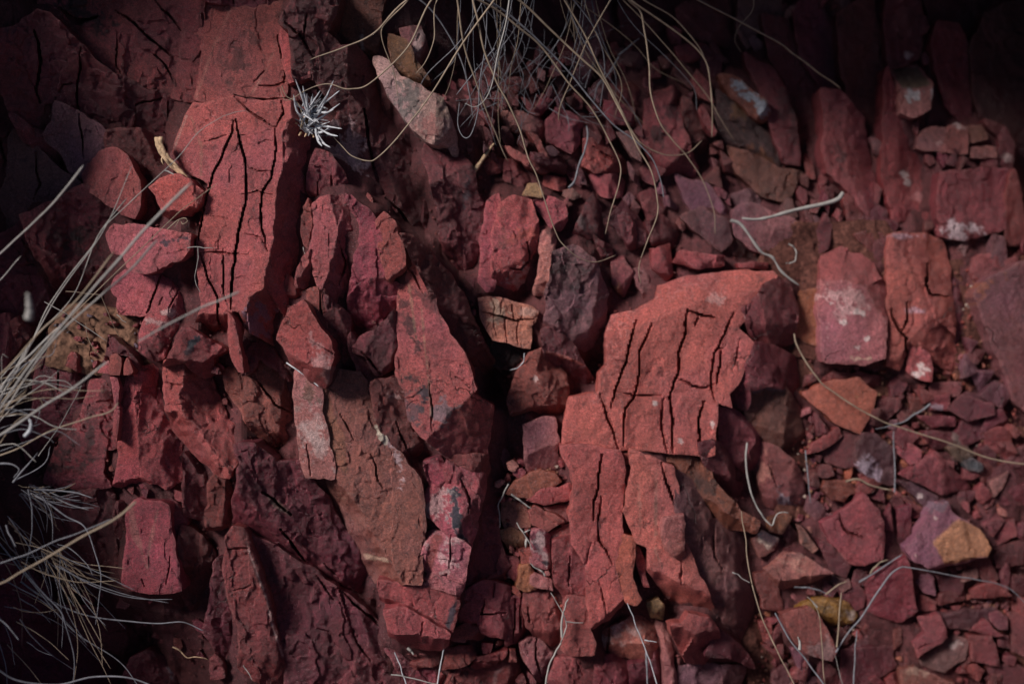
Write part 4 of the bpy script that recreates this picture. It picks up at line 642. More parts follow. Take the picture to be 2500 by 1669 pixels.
# ------------------------------------------------------------------ upper right columns
for lab, t, pts, h, sl, c, kw in [
 ("dim red column top, right of the black vertical gap", 'A4', [(1030,-60),(1240,-60),(1255,200),(1240,390),(1130,440),(1040,455),(1010,200)], -10, (0,0), 'd', dict(st=[(1155,375,9,9,0,WHITE,.7),(1130,110,20,40,0,(.3,.1,.1),.4)])),
 ("block with an olive upper face and whitish lower face", 'A4', [(1060,475),(1230,460),(1335,590),(1312,740),(1190,785),(1118,772),(1130,620)], 30, (0,.1), 'k', dict(bev=[([(1100,612),(1220,600),(1340,590)],.9)],st=[(1210,650,36,14,-5,(.6,.55,.55),.8)],pa=[([(1060,475),(1230,460),(1335,590),(1130,610)],(.13,.10,.065),.85)])),
 ("tall red edged column standing right of the black gap", 'A4', [(1015,460),(1060,560),(1118,780),(1220,1020),(1310,1260),(1332,1480),(1300,1525),(1080,1505),(1040,1400),(1000,1200),(1008,800)], -5, (-.12,0), 'm', dict(bev=[([(1090,600),(1100,1000),(1110,1320),(1300,1400)],.25)],st=[(1130,1195,10,8,30,WHITE,.8),(1165,1250,10,8,60,WHITE,.8),(1260,1350,14,10,0,(.5,.2,.2),.6)])),
 ("dim stepped slab in the upper right", 'A4', [(1370,160),(1500,180),(1592,330),(1582,600),(1600,800),(1530,825),(1430,700),(1380,550),(1348,300)], -20, (0,0), 'd', dict(v=1.2)),
 ("left of the three little steps, upper right", 'A4', [(1225,1012),(1270,890),(1420,878),(1412,1022)], 0, (0,.2), 'k', dict(v=.55,st=[(1360,970,18,12,0,WHITE,.4)])),
 ("middle of the three little steps, upper right", 'A4', [(1428,1042),(1442,880),(1500,850),(1570,880),(1580,1042)], 5, (0,.2), 'k', dict(v=.55,st=[(1500,875,12,10,0,WHITE,.6)])),
 ("right of the three little steps, upper right", 'A4', [(1560,862),(1660,862),(1692,950),(1590,962)], 0, (0,.2), 'k', dict(v=.5)),
 ("small low step with a flat lit edge, upper right", 'A4', [(1598,1022),(1760,1018),(1762,1070),(1612,1072)], 0, (0,.2), 'k', dict(v=.5)),
 ("large square red block at the right edge, whitish at its foot", 'A4', [(1395,1185),(1560,1172),(1850,1150),(1862,1220),(1822,1350),(1832,1560),(1700,1600),(1500,1642),(1410,1622),(1380,1400)], 20, (0,0), 'm', dict(st=[(1530,1570,36,20,0,(.6,.45,.48),.75)],v=1.1)),
 ("narrow block at the right edge beside the square one", 'A4', [(1872,1200),(1900,1150),(1945,1400),(1955,1660),(1845,1660),(1840,1350)], 12, (0,0), 'm', {}),
 ("dark block above the square one, by the right edge", 'A4', [(1700,830),(1820,880),(1885,1000),(1880,1140),(1800,1130),(1790,940)], -10, (0,0), 'd', dict(st=[(1840,1090,12,12,0,WHITE,.4)])),
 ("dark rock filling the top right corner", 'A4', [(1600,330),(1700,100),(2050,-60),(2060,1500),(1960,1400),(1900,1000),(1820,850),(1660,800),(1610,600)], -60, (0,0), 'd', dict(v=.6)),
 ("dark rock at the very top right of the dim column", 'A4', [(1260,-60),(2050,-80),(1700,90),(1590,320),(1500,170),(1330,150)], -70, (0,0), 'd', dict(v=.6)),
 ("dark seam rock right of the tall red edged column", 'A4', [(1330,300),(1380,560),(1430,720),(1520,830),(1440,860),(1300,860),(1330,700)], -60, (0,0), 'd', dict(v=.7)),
 ("leaning plum column with black streaks, upper right", 'A4', [(60,370),(230,470),(320,620),(380,800),(420,1130),(330,1110),(260,950),(180,700)], -5, (-.1,0), 'm', dict(st=[(330,700,20,40,0,BLACK,.5),(390,900,10,44,0,BLACK,.5)])),
 ("wide leaning red column ending in a pointed foot", 'A4', [(585,620),(700,620),(860,800),(940,1400),(900,1470),(760,1290),(620,1180),(580,1000),(600,800)], 15, (-.1,0), 'm', dict(bev=[([(760,600),(740,900),(760,1180),(900,1450)],.4)],st=[(690,1080,12,30,0,BLACK,.6)],v=1.2)),
 ("dark tall column left of the black vertical gap", 'A4', [(700,100),(900,-60),(962,200),(955,700),(930,1000),(880,860),(780,700),(715,500)], -30, (0,0), 'd', {}),
 ("dark leaning column behind the long pale stalk's tip", 'A4', [(380,60),(520,-60),(660,200),(690,560),(600,610),(450,400)], -40, (0,0), 'd', {}),
 ("dark column under the long pale stalk, upper right", 'A4', [(170,100),(330,130),(440,400),(570,620),(550,900),(540,1150),(450,1000),(330,560),(230,400)], -55, (0,0), 'd', {}),
 ("purple tinged rock at the top by the hooked stem", 'A4', [(20,-60),(260,-60),(330,120),(200,110),(60,330),(0,200)], -35, (0,0), 'p', {}),
 ("brown rock left of the black hole", 'A4', [(-60,1000),(100,1060),(260,1140),(440,1180),(330,1380),(200,1340),(0,1180)], -20, (0,0), (.15,.035,.025), {}),
 ("small dark block near the foot of the black gap", 'A4', [(720,1340),(790,1330),(880,1460),(960,1500),(940,1568),(760,1500)], -10, (0,0), 'm', {}),
 ("round backed purple rock beneath the forked pale twig", 'B4', [(-30,-110),(100,-140),(250,-80),(380,-30),(480,50),(532,120),(500,200),(400,250),(250,235),(100,150),(-10,60)], 10, (-.05,0), 'p', dict(rough=.6,v=1.2)),
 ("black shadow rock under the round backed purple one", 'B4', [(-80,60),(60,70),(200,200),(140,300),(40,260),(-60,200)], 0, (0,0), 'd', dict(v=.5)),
 ]:
    k = dict(rough=1.0, name="rock_column" if 'column' in lab else "rock_slab"); k.update(kw); S(lab, t, pts, h, sl, c, **k)
for lab, pts, h, c, kw in [
 ("slim dark shard pointing down, left of the bright slab's top", [(860,-60),(960,-60),(1015,120),(965,205),(900,80)], 40, 'd', {}),
 ("dark leaf shaped shard above the bright slab", [(1080,150),(1222,130),(1225,330),(1190,372),(1110,292)], 50, 'm', {}),
 ("brown shard in the dark pocket beside the bright slab", [(820,200),(900,220),(960,330),(900,500),(820,400)], 30, 'b', dict(st=[(870,440,14,24,0,(.3,.13,.07),.6)])),
 ("plum shard between the brown shard and the leaf shaped one", [(960,300),(1100,285),(1112,450),(1040,510),(980,420)], 38, 'p', {}),
 ("dark shard at the left of the dark pocket", [(700,60),(830,150),(830,300),(760,260)], 40, 'd', {}),
 ("smooth red flat stone just above the bright slab", [(1240,260),(1290,170),(1600,220),(1590,280),(1440,292)], 85, 'r', dict(v=.9)),
 ("small red stone at the bright slab's upper right corner", [(1690,255),(1890,255),(1880,300),(1700,290)], 70, 'm', {}),
 ("dark curved shard over the smooth flat stone", [(1040,-20),(1160,-80),(1310,60),(1310,130),(1240,160),(1100,130)], 20, 'd', {}),
 ]:
    S(lab, 'B3', pts, h, (0,0), c, name="rock_shard", **kw)
S("smooth plum rock with a rounded end, right of the dark shards", 'B3', [(1300,-60),(1450,-110),(1600,-40),(1640,100),(1560,165),(1430,60)], 30, (0,0), 'p', rough=.7)
# ------------------------------------------------------------------ right hand blocks
S("pale pink block with a darker top, right of the bright slab", 'B4', [(570,390),(590,220),(680,170),(810,140),(890,220),(1000,400),(1003,640),(1000,905),(870,945),(700,930),(590,925),(562,600)], 85, (0,.03), 'k', bev=[([(540,410),(700,370),(880,420),(960,600),(1030,660)],.5)], pa=[([(540,370),(700,375),(880,425),(950,590),(1030,640),(1010,200),(700,100),(560,200)],(.24,.05,.05),.85)],
  st=[(760,500,50,34,10,(.6,.36,.35),.5),(700,560,34,40,0,(.55,.30,.30),.5),(640,540,6,6,0,WHITE,.9),(830,600,12,7,0,WHITE,.8),(885,785,7,8,0,WHITE,.9),(715,665,8,5,0,WHITE,.8),(830,825,8,5,0,WHITE,.7),(860,915,30,6,0,(.6,.4,.3),.7)], rough=.6, thick=80, v=.85)
S("narrow orange red block left of the pale pink one", 'B4', [(400,540),(440,450),(552,460),(572,812),(540,812),(400,742)], 42, (0,0), 'o', rough=.5, v=.85)
S("small orange stone under the narrow orange red block", 'B4', [(405,765),(540,832),(520,880),(410,875)], 30, (0,0), 'o', name="loose_stone", cat="stone", v=.7)
S("tall cracked red block right of the pale pink one", 'B4', [(1040,130),(1050,62),(1280,55),(1390,110),(1450,300),(1462,480),(1480,700),(1490,990),(1400,960),(1300,870),(1180,780),(1100,990),(1022,950),(1030,500)], 66, (0,0), 'r', cr=[([(1300,260),(1290,400),(1310,470),(1440,490)],8),([(1050,580),(1110,720),(1160,770),(1150,980)],6),([(1150,530),(1170,640),(1140,700),(1120,740)],6)],
  bev=[([(1030,240),(1180,210),(1260,215),(1440,300)],-.2),([(1300,560),(1330,620),(1240,720),(1180,790)],.4)], st=[(1140,75,30,5,0,(.5,.33,.4),.6),(1210,580,16,6,0,(.5,.3,.36),.6)], rough=.9, v=.9)
S("red and white shard at the foot of the tall cracked block", 'B4', [(1180,785),(1300,875),(1330,1050),(1260,1042),(1170,985)], 60, (0,0), 'r', st=[(1240,950,14,22,-20,WHITE,.9)], rough=.6)
S("dark strip along the tall cracked block's right side", 'B4', [(1450,300),(1520,400),(1560,700),(1565,860),(1500,860),(1482,700),(1465,480)], 30, (0,0), 'd')
S("dark notched rock below the square block, right edge", 'B4', [(1610,230),(1780,190),(1790,260),(1960,200),(2020,230),(1980,260),(1750,350),(1640,440),(1600,330)], 10, (0,0), 'm')
S("large smooth purple red slab cut off by the right edge", 'B4', [(1630,460),(1750,350),(1960,250),(2060,300),(2060,1310),(1930,1230),(1850,1050),(1720,740)], 68, (0,0), 'p', rough=.45, st=[(1950,900,40,60,0,(.16,.04,.045),.7),(1690,430,14,60,50,(.32,.10,.05),.6)], v=1.35)
S("orange red flat stone under the long arching straw", 'B4', [(440,1150),(560,1090),(700,1060),(840,1040),(962,1150),(900,1300),(835,1425),(700,1360),(620,1290),(500,1210)], 58, (0,.02), (.40,.090,.062), rough=.35, thick=40, name="loose_stone", cat="stone", st=[(815,1175,6,6,0,(.55,.25,.12),.8)])
S("dark stone tucked behind the orange red flat one", 'B4', [(560,1080),(640,1010),(820,1000),(1055,1050),(970,1165),(840,1050)], 38, (0,0), 'm', thick=40, name="loose_stone", cat="stone")
R = dict(name="loose_stone", cat="stone", thick=34, rough=.8)
for lab, t, pts, h, c, kw in [
 ("dull red stone above the pale pink block", 'B4', [(790,60),(900,20),(1000,60),(990,160),(950,220),(890,170)], 25, 'm', {}),
 ("flat dark stone above the dull red one, near the twig's end", 'B4', [(560,-10),(700,-20),(790,30),(780,80),(640,40)], 20, 'm', {}),
 ("squared maroon stone right of the blue grey twig", 'B4', [(1310,1100),(1400,1060),(1530,1080),(1520,1160),(1320,1170)], 35, 'm', {}),
 ("maroon stone with a pale painted sheen on one edge by the blue grey twig", 'B4', [(1310,1180),(1450,1160),(1462,1262),(1320,1262)], 38, 'm', dict(st=[(1380,1240,16,5,10,(.4,.3,.36),.6)])),  # pale streak along the edge is sheen put into the colour
 ("small red stone left of the blue grey twig's tip", 'B4', [(1165,1170),(1270,1200),(1282,1280),(1180,1262)], 30, 'm', {}),
 ("long dark stone crossed by the arching straw", 'B4', [(1230,1290),(1480,1318),(1482,1372),(1330,1382)], 28, 'm', {}),
 ("flat red stone just under the arching straw", 'B4', [(1170,1440),(1260,1398),(1335,1440),(1300,1482),(1170,1492)], 32, 'r', dict(v=.75)),
 ("buff orange stone touched by the arching straw", 'B4', [(1430,1500),(1490,1420),(1560,1470),(1605,1600),(1470,1610)], 40, 'w', dict(v=.75)),
 ("angular red stone left of the purple white striped one", 'B4', [(480,1568),(520,1480),(690,1380),(722,1440),(560,1540)], 40, 'm', dict(v=1.2)),
 ("large dark stone under the orange red flat one's tip", 'B4', [(560,1560),(700,1400),(840,1430),(930,1600),(760,1660),(600,1620)], 30, 'd', {}),
 ("purple stone striped with white, centre of the right hand rubble", 'C4', [(820,100),(800,-80),(850,-150),(960,-130),(1080,-40),(1072,210),(950,190)], 52, 'p', dict(st=[(890,90,18,26,10,(.55,.42,.50),.8),(960,120,12,26,0,(.5,.36,.44),.7)],v=1.1)),
 ("red stone split by a curved crack, in the right hand rubble", 'C4', [(580,470),(700,390),(870,270),(970,380),(1000,500),(1000,700),(880,760),(770,742),(640,622)], 70, 'm', dict(cr=[([(690,390),(720,490),(770,540),(870,570)],5)],bev=[([(890,250),(960,450),(1000,720)],.35)],v=1.25)),
 ("two toned stone, lilac pink on the left and orange on the right", 'C4', [(1150,640),(1220,540),(1300,430),(1350,330),(1440,320),(1460,390),(1510,430),(1640,500),(1700,570),(1732,640),(1700,700),(1420,762),(1340,792),(1210,742)], 98, (.38,.15,.155), dict(pa=[([(1335,590),(1510,440),(1640,490),(1750,600),(1740,690),(1420,752)],(.44,.19,.095),.9)],bev=[([(1800,690),(1420,735),(1300,790)],1.0)],st=[(1215,670,5,5,0,WHITE,.8),(1355,440,5,5,0,WHITE,.8),(1400,350,20,16,0,(.18,.13,.16),.6)],rough=.7,thick=50)),
 ("kite shaped stone with a pale dusty top", 'C4', [(180,790),(340,670),(440,670),(560,740),(655,812),(520,862),(300,912)], 88, (.42,.12,.10), dict(bev=[([(680,812),(480,838),(290,868),(170,790)],1.4)],st=[(390,690,30,10,0,BLUE,.4),(340,740,50,16,0,(.4,.2,.16),.5)])),
 ("tapering dark red stone below the kite shaped one", 'C4', [(120,820),(190,800),(280,920),(335,1072),(170,1052)], 55, 'm', {}),
 ("long rectangular stone partly covering the yellow one", 'C4', [(300,1100),(490,1040),(560,1120),(690,1340),(645,1402),(460,1362),(400,1290)], 88, (.34,.068,.066), dict(rough=.5,st=[(600,1340,30,20,0,(.3,.2,.2),.5)])),
 ("ochre yellow stone between the grass stalks", 'C4', [(380,1050),(540,980),(640,970),(760,1010),(822,1100),(780,1160),(640,1172),(560,1100),(480,1040)], 62, 'y', dict(st=[(640,1060,40,10,10,(.1,.06,.03),.5),(790,1100,10,10,0,WHITE,.5)],rough=1.4)),
 ("large maroon stone under the bowed grass stem", 'C4', [(890,900),(960,780),(1150,700),(1200,830),(1232,1062),(1120,1142),(1030,1142),(900,1062)], 66, 'm', dict(v=1.15,rough=.7)),
 ("dark stone between the yellow one and the bowed stem", 'C4', [(670,920),(810,860),(872,930),(862,1042),(780,1080)], 48, 'm', {}),
 ("broad pyramid shaped red stone below the arching straw", 'C4', [(1125,150),(1230,50),(1350,-30),(1440,60),(1605,230),(1420,282),(1380,272),(1200,180)], 62, 'r', dict(bev=[([(1370,-40),(1420,150),(1390,290)],.4)],v=.85)),
 ("purple stone sliding under the pyramid shaped one", 'C4', [(1100,180),(1200,182),(1375,290),(1372,382),(1280,360)], 45, 'p', dict(v=1.1,st=[(1245,285,5,5,0,WHITE,.9)])),
 ("thin red stone beneath the purple one by the fissure", 'C4', [(1090,250),(1230,342),(1285,390),(1240,392),(1100,292)], 38, 'r', dict(v=.7)),
 ("orange and red stone left of the straw coloured root", 'C4', [(590,220),(620,180),(750,180),(852,250),(770,282),(722,330),(640,312)], 45, 'o', dict(v=.75)),
 ("tall thin dark stone left of the two toned one", 'C4', [(1090,362),(1180,340),(1185,560),(1090,682)], 48, 'm', {}),
 ("small cream topped stone by the tall dry stalk", 'C4', [(108,580),(160,530),(282,580),(250,652),(150,705)], 62, 'k', dict(st=[(190,565,26,14,15,(.75,.55,.45),.9)],v=.7)),
 ("orange stone behind the curl of the pale stem", 'C4', [(210,440),(320,400),(372,430),(300,542),(220,522)], 58, 'o', dict(v=.75)),
 ("pinkish shard with a dark oval spot", 'C4', [(408,480),(450,500),(562,640),(520,672),(450,622)], 58, 'k', dict(st=[(470,595,12,16,0,BLACK,.6)],v=.7)),
 ("dark shard between the kite shaped and split stones", 'C4', [(545,570),(640,620),(782,750),(740,842),(640,782),(600,700)], 52, 'd', dict(v=1.3)),
 ("zigzag shaped red stone near the bottom right", 'C4', [(1240,1102),(1380,1090),(1442,1240),(1400,1282),(1230,1392),(1195,1290),(1290,1222)], 60, 'm', dict(cr=[([(1240,1335),(1330,1295)],2)],v=1.25)),
 ("boxy dark stone low on the right", 'C4', [(1590,1240),(1740,1238),(1792,1440),(1600,1402)], 55, 'm', {}),
 ("wide pale edged stone on the bottom edge, right side", 'C4', [(1105,1470),(1200,1448),(1492,1560),(1480,1700),(1150,1700)], 55, (.26,.07,.06), dict(st=[(1180,1490,34,20,0,(.36,.22,.17),.6)])),
 ("dim red stone on the right edge, upper of two stacked", 'C4', [(1750,500),(1900,440),(1910,560),(1780,622)], 40, 'm', {}),
 ("dim red stone on the right edge, lower of two stacked", 'C4', [(1745,680),(1960,560),(1990,740),(1760,772)], 38, 'd', {}),
 ("small flat stone below the two toned one, left piece", 'C4', [(1240,955),(1370,1000),(1362,1062),(1240,1062)], 35, 'm', {}),
 ("flat red stone below the two toned one, middle piece", 'C4', [(1375,955),(1540,900),(1562,985),(1380,1022)], 38, 'm', {}),
 ("flat red stone below the two toned one, right piece", 'C4', [(1590,935),(1760,862),(1885,962),(1600,985)], 38, 'm', {}),
 ("wide dark slab on the bottom edge between the stalks", 'C4', [(700,1330),(1060,1300),(1082,1450),(900,1580),(900,1690),(700,1690)], 35, 'd', dict(v=1.2)),
 ("thin dark red wedge near the right edge bottom", 'C4', [(1585,1190),(1700,1132),(1812,1240),(1590,1212)], 50, 'm', {}),
 ("grey pebble above the pyramid shaped stone", 'C4', [(1545,62),(1600,30),(1692,80),(1672,122),(1570,105)], 55, 'g', {}),
 ("buff pebble where the straw leaves the rubble", 'C4', [(1480,20),(1540,62),(1625,0),(1560,-62),(1440,-52)], 48, 'w', dict(v=.6)),
 ("narrow rosy stone by the right edge above the stack", 'C4', [(1725,190),(1842,120),(1822,232),(1750,282)], 48, 'k', dict(v=.6)),
 ("dark stone cut by the right edge, middle height", 'C4', [(1830,260),(1990,180),(1990,360),(1800,330)], 42, 'm', {}),
 ("large dim stone in the bottom right corner", 'C4', [(1840,1080),(1990,1060),(1990,1400),(1880,1340)], 48, 'd', dict(v=1.2)),
 ("rounded maroon stone near the bottom right corner", 'C4', [(1570,1450),(1640,1425),(1692,1480),(1640,1545),(1580,1510)], 50, 'm', {}),
 ("thin upright red stone left of the zigzag one", 'C4', [(1070,1200),(1120,1190),(1130,1290),(1085,1330)], 40, 'm', {}),
 ("dark maroon stone under the twin bottom stalks", 'C4', [(1800,1250),(1850,1240),(1860,1330),(1790,1310)], 45, 'm', {}),
 ("rusty mottled boulder behind the zigzag stone", 'C4', [(1380,1080),(1560,1060),(1760,1040),(1770,1120),(1600,1200),(1440,1180)], 40, 'p', dict(v=1.0)),
 ("large black purple stone right of the zigzag one", 'C4', [(1400,1300),(1470,1240),(1580,1280),(1560,1400),(1420,1480),(1260,1440),(1250,1400)], 42, 'p', dict(v=.9,st=[(1500,1290,14,12,0,WHITE,.5)])),
 ]:
    k = dict(R); k.update(kw); k['v'] = k.get('v', 1) * .82; S(lab, t, pts, h, (0,0), c, **k)  # right-hand stone colours lowered in place of shade the walls cannot cast
# ------------------------------------------------------------------ sandy soil between the stones
s_ = S("sandy brown soil in the pocket at the left of the outcrop", 'B1', [(330,700),(430,560),(560,520),(760,560),(1020,580),(1010,680),(990,860),(1110,910),(1110,990),(900,1010),(700,1020),(480,1000),(300,940)], 158, (0,.08), 'w', mat=SAND, rough=.8, ch=14, cw=22, name="soil", cat="soil", record=False)
s_["kind"] = "stuff"
s_ = S("brown soil and grit under the loose stones at the lower right", 'S', [(1860,840),(2080,870),(2160,700),(2300,640),(2560,620),(2600,1760),(1840,1760),(1800,1500),(1880,1300),(1960,1000)], 8, (0,0), 'w', mat=SOIL, rough=1.6, name="soil", cat="soil", g=5, record=False, thick=60)
s_["kind"] = "stuff"
s_ = S("brown soil showing between the upper right rocks and the red blocks", 'S', [(1900,540),(2160,540),(2200,600),(2160,900),(1880,860),(1850,640)], 22, (0,0), 'w', mat=SOIL, rough=1.6, name="soil", cat="soil", g=5, record=False, thick=60)
s_["kind"] = "stuff"

# ------------------------------------------------------------------ the bank itself, following what the stones leave open, plus added shading walls
def coarse(a, n, f):
    h, w = a.shape[0] // n * n, a.shape[1] // n * n
    return f(a[:h, :w].reshape(h // n, n, w // n, n).swapaxes(1, 2).reshape(h // n, w // n, n * n), axis=2)
K_ = 8
cm = coarse(np.where(HM > -1e8, HM, 0), K_, np.sum); cc = coarse((HM > -1e8).astype(float), K_, np.sum)
val = np.where(cc > 0, cm / np.maximum(cc, 1), 0); wt = (cc > 6).astype(float)
A = val * wt; Wt = wt.copy()
for _ in range(30):
    def blur(z):
        p = np.pad(z, 1, mode='edge'); return (p[:-2, 1:-1] + p[2:, 1:-1] + p[1:-1, :-2] + p[1:-1, 2:] + 2 * p[1:-1, 1:-1]) / 6
    A2, W2 = blur(A), blur(Wt); A = np.where(wt > 0, val * .5 * wt + .5 * A2, A2); Wt = np.where(wt > 0, .5 + .5 * W2, W2)
BASE = A / np.maximum(Wt, 1e-6)
def base_h(x, y):
    fx = np.clip((x + 100) / (HM_S * K_) - .5, 0, BASE.shape[1] - 1.001); fy = np.clip((y + 100) / (HM_S * K_) - .5, 0, BASE.shape[0] - 1.001)
    i = fx.astype(int); j = fy.astype(int); a = fx - i; b = fy - j
    return (BASE[j, i] * (1 - a) + BASE[j, i + 1] * a) * (1 - b) + (BASE[j + 1, i] * (1 - a) + BASE[j + 1, i + 1] * a) * b
def outer(lo, hi, step):
    mid = np.arange(lo, hi, step); g_ = step * 1.25 ** np.arange(1, 34); o_ = np.cumsum(g_)
    return np.concatenate([lo - o_[::-1], mid, mid[-1] + o_])
xs = outer(-160, 2660, 7.0); ys = outer(-160, 1830, 7.0)
X, Y = np.meshgrid(xs, ys); sh = X.shape; x = X.ravel(); y = Y.ravel()
gx = (x * .42 + y * .9) / 2.2; gy = (-x * .9 + y * .42)
H = base_h(x, y) - 34 + 50 * facet(gx, gy, 60, 5) + 30 * facet(gx, gy, 27, 6) + 8 * facet(x, y, 13, 7)
ex = np.maximum(np.maximum(-x - 110, x - 2610), 0); ey = np.maximum(np.maximum(-y - 110, y - 1780), 0)
LEFT = np.where(x < 0, 1.15, 1.0); TOPW = np.where(y < 0, 1.0, 0.95)
e = np.hypot(ex * LEFT, ey * TOPW)
def ramp(z, a, b): return np.clip((z - a) / (b - a), 0, 1)
lw = 620 + 380 * ramp(y, 700, 1200); rw = 1300 + 0 * y  # unseen walls added beyond the view so that its edges fall in shade
tw = 950 - 500 * ramp(x, -250, 100) + 620 * ramp(x, 650, 1300); bw = 1300 + 0 * x
wx_ = ex * LEFT; wy_ = ey * TOPW; ws = wx_ + wy_ + 1e-6
rise = (np.where(x < 1250, lw, rw) * wx_ + np.where(y < 830, tw, bw) * wy_) / ws
H = H + rise * (1 - np.exp(-e / 210.0)) * (1 + .35 * facet(x, y, 330, 9)) + 60 * facet(x, y, 140, 8) * np.clip(e / 100, 0, 1)
H = H + recede(x, y)
k = np.where(e > 0, 1.0, (D - H) / D); kk = np.clip((D - H) / D, .5, 1.3); k = np.where(e > 0, kk, k)
k = np.where(e > 0, kk * np.exp(-e / 300) + (1 - np.exp(-e / 300)), k)
u = (x - CX) * k * UNIT; v = -(y - CY) * k * UNIT
co = u[:, None] * UX + v[:, None] * VY + (H * UNIT)[:, None] * HZ + LIFT
ix = np.arange(len(x)).reshape(sh)
q = np.stack([ix[:-1, :-1].ravel(), ix[1:, :-1].ravel(), ix[1:, 1:].ravel(), ix[:-1, 1:].ravel()], 1)
bank = new_mesh("rock_bank", co, q, None, np.zeros(len(q), bool), BANK, origin=LIFT)
tag(bank, "dark red rock bank that the slabs and stones stand in, with added shading walls", "ground", kind="structure")

# ------------------------------------------------------------------ small rubble, each chip an object
rnd = random.Random(7)
def covered(px_, py_):
    i = int((px_ + 100) / HM_S); j = int((py_ + 100) / HM_S)
    return not (0 <= i < HMW and 0 <= j < HMH) or HM[j, i] > -1e8
USED = set()
REF = list(STONES)
WORD = dict(m="maroon", d="dark", r="bright red", k="pinkish", p="plum", o="orange", w="tan", y="yellow", g="grey", b="brown")
def near_label(a, b, s, c_, noun):
    """say which chip it is: its size and colour and the large stone it lies beside"""
    ds = sorted(REF, key=lambda q: float(np.min(np.hypot(q[3][:, 0] - a, q[3][:, 1] - b))))
    size = "tiny" if s < 12 else "small" if s < 22 else "sizeable"
    for q in ds[:30]:
        dx, dy = a - q[0], b - q[1]
        side = ("right of" if dx > 0 else "left of") if abs(dx) > abs(dy) else ("below" if dy > 0 else "above")
        nm = q[2].split(",")[0].split()
        nm = " ".join(nm[:10])
        while nm.split()[-1] in ("a", "the", "of", "with", "in", "by", "and", "its", "under", "below", "at", "on", "to", "like", "left", "right", "near", "behind", "between", "above", "dark"): nm = " ".join(nm.split()[:-1])
        lab = "%s %s %s %s the %s" % (size, WORD.get(c_, "red"), noun, side, nm)
        if lab not in USED and len(lab.split()) <= 16:
            USED.add(lab); return lab
    return lab
def scatter(n, zone, smin, smax, hfn, cols, label, group, name, tries=6000, rough=.8, elong=1.6, ang=None, thick=30, noun="chip"):
    Z = np.array(zone, float); x0, y0 = Z.min(0); x1, y1 = Z.max(0); k = 0
    for _ in range(tries):
        if k >= n: break
        a, b = rnd.uniform(x0, x1), rnd.uniform(y0, y1)
        if not inside(np.array([a]), np.array([b]), Z)[0]: continue
        s = smin + (smax - smin) * rnd.random() ** 2.2
        if covered(a, b): continue
        cov = sum(covered(a + s * .7 * math.cos(t), b + s * .7 * math.sin(t)) for t in (0, 1.57, 3.14, 4.71))
        if cov > 1: continue
        m = rnd.randint(3, 6); th0 = rnd.random() * 6.3; A_ = math.radians(ang + rnd.uniform(-18, 18)) if ang is not None else rnd.random() * 3.14
        el = rnd.uniform(1, elong); pts = []
        for i in range(m):
            t = th0 + 6.283 * (i + rnd.uniform(-.28, .28)) / m; r = s * rnd.uniform(.6, 1.25)
            px_, py_ = r * el * math.cos(t), r / el ** .5 * math.sin(t)
            pts.append((a + px_ * math.cos(A_) - py_ * math.sin(A_), b + px_ * math.sin(A_) + py_ * math.cos(A_)))
        c_ = rnd.choice(cols); bt = []
        if rnd.random() < .6:
            t = rnd.random() * 6.28; dx, dy = math.cos(t) * s, math.sin(t) * s; ox, oy = rnd.uniform(-.2, .2) * s, rnd.uniform(-.2, .2) * s
            bt = [([(a + ox - dx, b + oy - dy), (a + ox + dx, b + oy + dy)], rnd.uniform(.4, 1.0))]
        lab = near_label(a, b, s, c_, noun)
        S(lab, 'S', pts, hfn(a, b) + rnd.uniform(4, 16) + (rnd.uniform(0, 22) if s > 12 else 0), (rnd.uniform(-.3, .3), rnd.uniform(-.3, .3)), c_, name=name, cat=noun, group=group, g=3.2, jg=2.2, ch=1.5, cw=4, rough=rough, thick=thick, bev=bt)
        k += 1
    return k
n1 = scatter(60, [(1880,940),(2200,860),(2320,700),(2500,1100),(2500,1669),(1860,1669),(1840,1450),(1920,1200)], 26, 52, lambda a, b: 18, "dmdmdpdmd", "x", "stone chips on the lower right soil", "stone_chip", elong=1.5)
n1 = scatter(185, [(1880,940),(2200,860),(2320,700),(2500,1100),(2500,1669),(1860,1669),(1840,1450),(1920,1200)], 7, 28, lambda a, b: 16, "mddmdkpdmo", "small angular stone chip scattered on the soil at the lower right", "stone chips on the lower right soil", "stone_chip", elong=1.5)
n2 = scatter(75, [(1180,160),(1500,60),(1800,120),(1880,500),(1640,560),(1330,520),(1180,380)], 13, 40, lambda a, b: float(base_h(np.array([a]), np.array([b]))[0]) - 12, "mddddpd", "blurred chip of red rock in the rubble behind the hanging grass", "rock chips behind the hanging grass", "rubble_piece", ang=62, elong=2.4, noun="rubble piece")
n3 = scatter(36, [(1820,0),(2500,0),(2500,620),(1820,560)], 16, 44, lambda a, b: float(base_h(np.array([a]), np.array([b]))[0]) - 20, "ddmdp", "dim rock splinter wedged between the upper right columns", "rock splinters in the upper right", "rock_splinter", noun="splinter", ang=80, elong=2.2)
n4 = scatter(24, [(1180,1130),(1420,1100),(1420,1500),(1180,1500)], 7, 16, lambda a, b: 70, "mrkdm", "small chip lying in the trough left of the lower bright slab", "chips in the trough", "stone_chip")
n5 = scatter(24, [(960,1500),(1700,1560),(1700,1669),(960,1669)], 12, 30, lambda a, b: 50, "mmdr", "broken chip among the dark stones on the bottom edge", "chips along the bottom edge", "stone_chip")
n6 = scatter(26, [(100,740),(390,760),(380,900),(180,890)], 4, 9, lambda a, b: 160, "mdg", "pebble lying on the sandy pocket at the left", "pebbles on the sandy pocket", "pebble", noun="pebble")
n7 = scatter(90, [(120,60),(1200,60),(1200,1600),(120,1600)], 6, 17, lambda a, b: float(base_h(np.array([a]), np.array([b]))[0]) - 26, "mddm", "x", "crumbs lodged in the outcrop crevices", "rock_crumb", tries=9000, ang=60, noun="rock crumb")
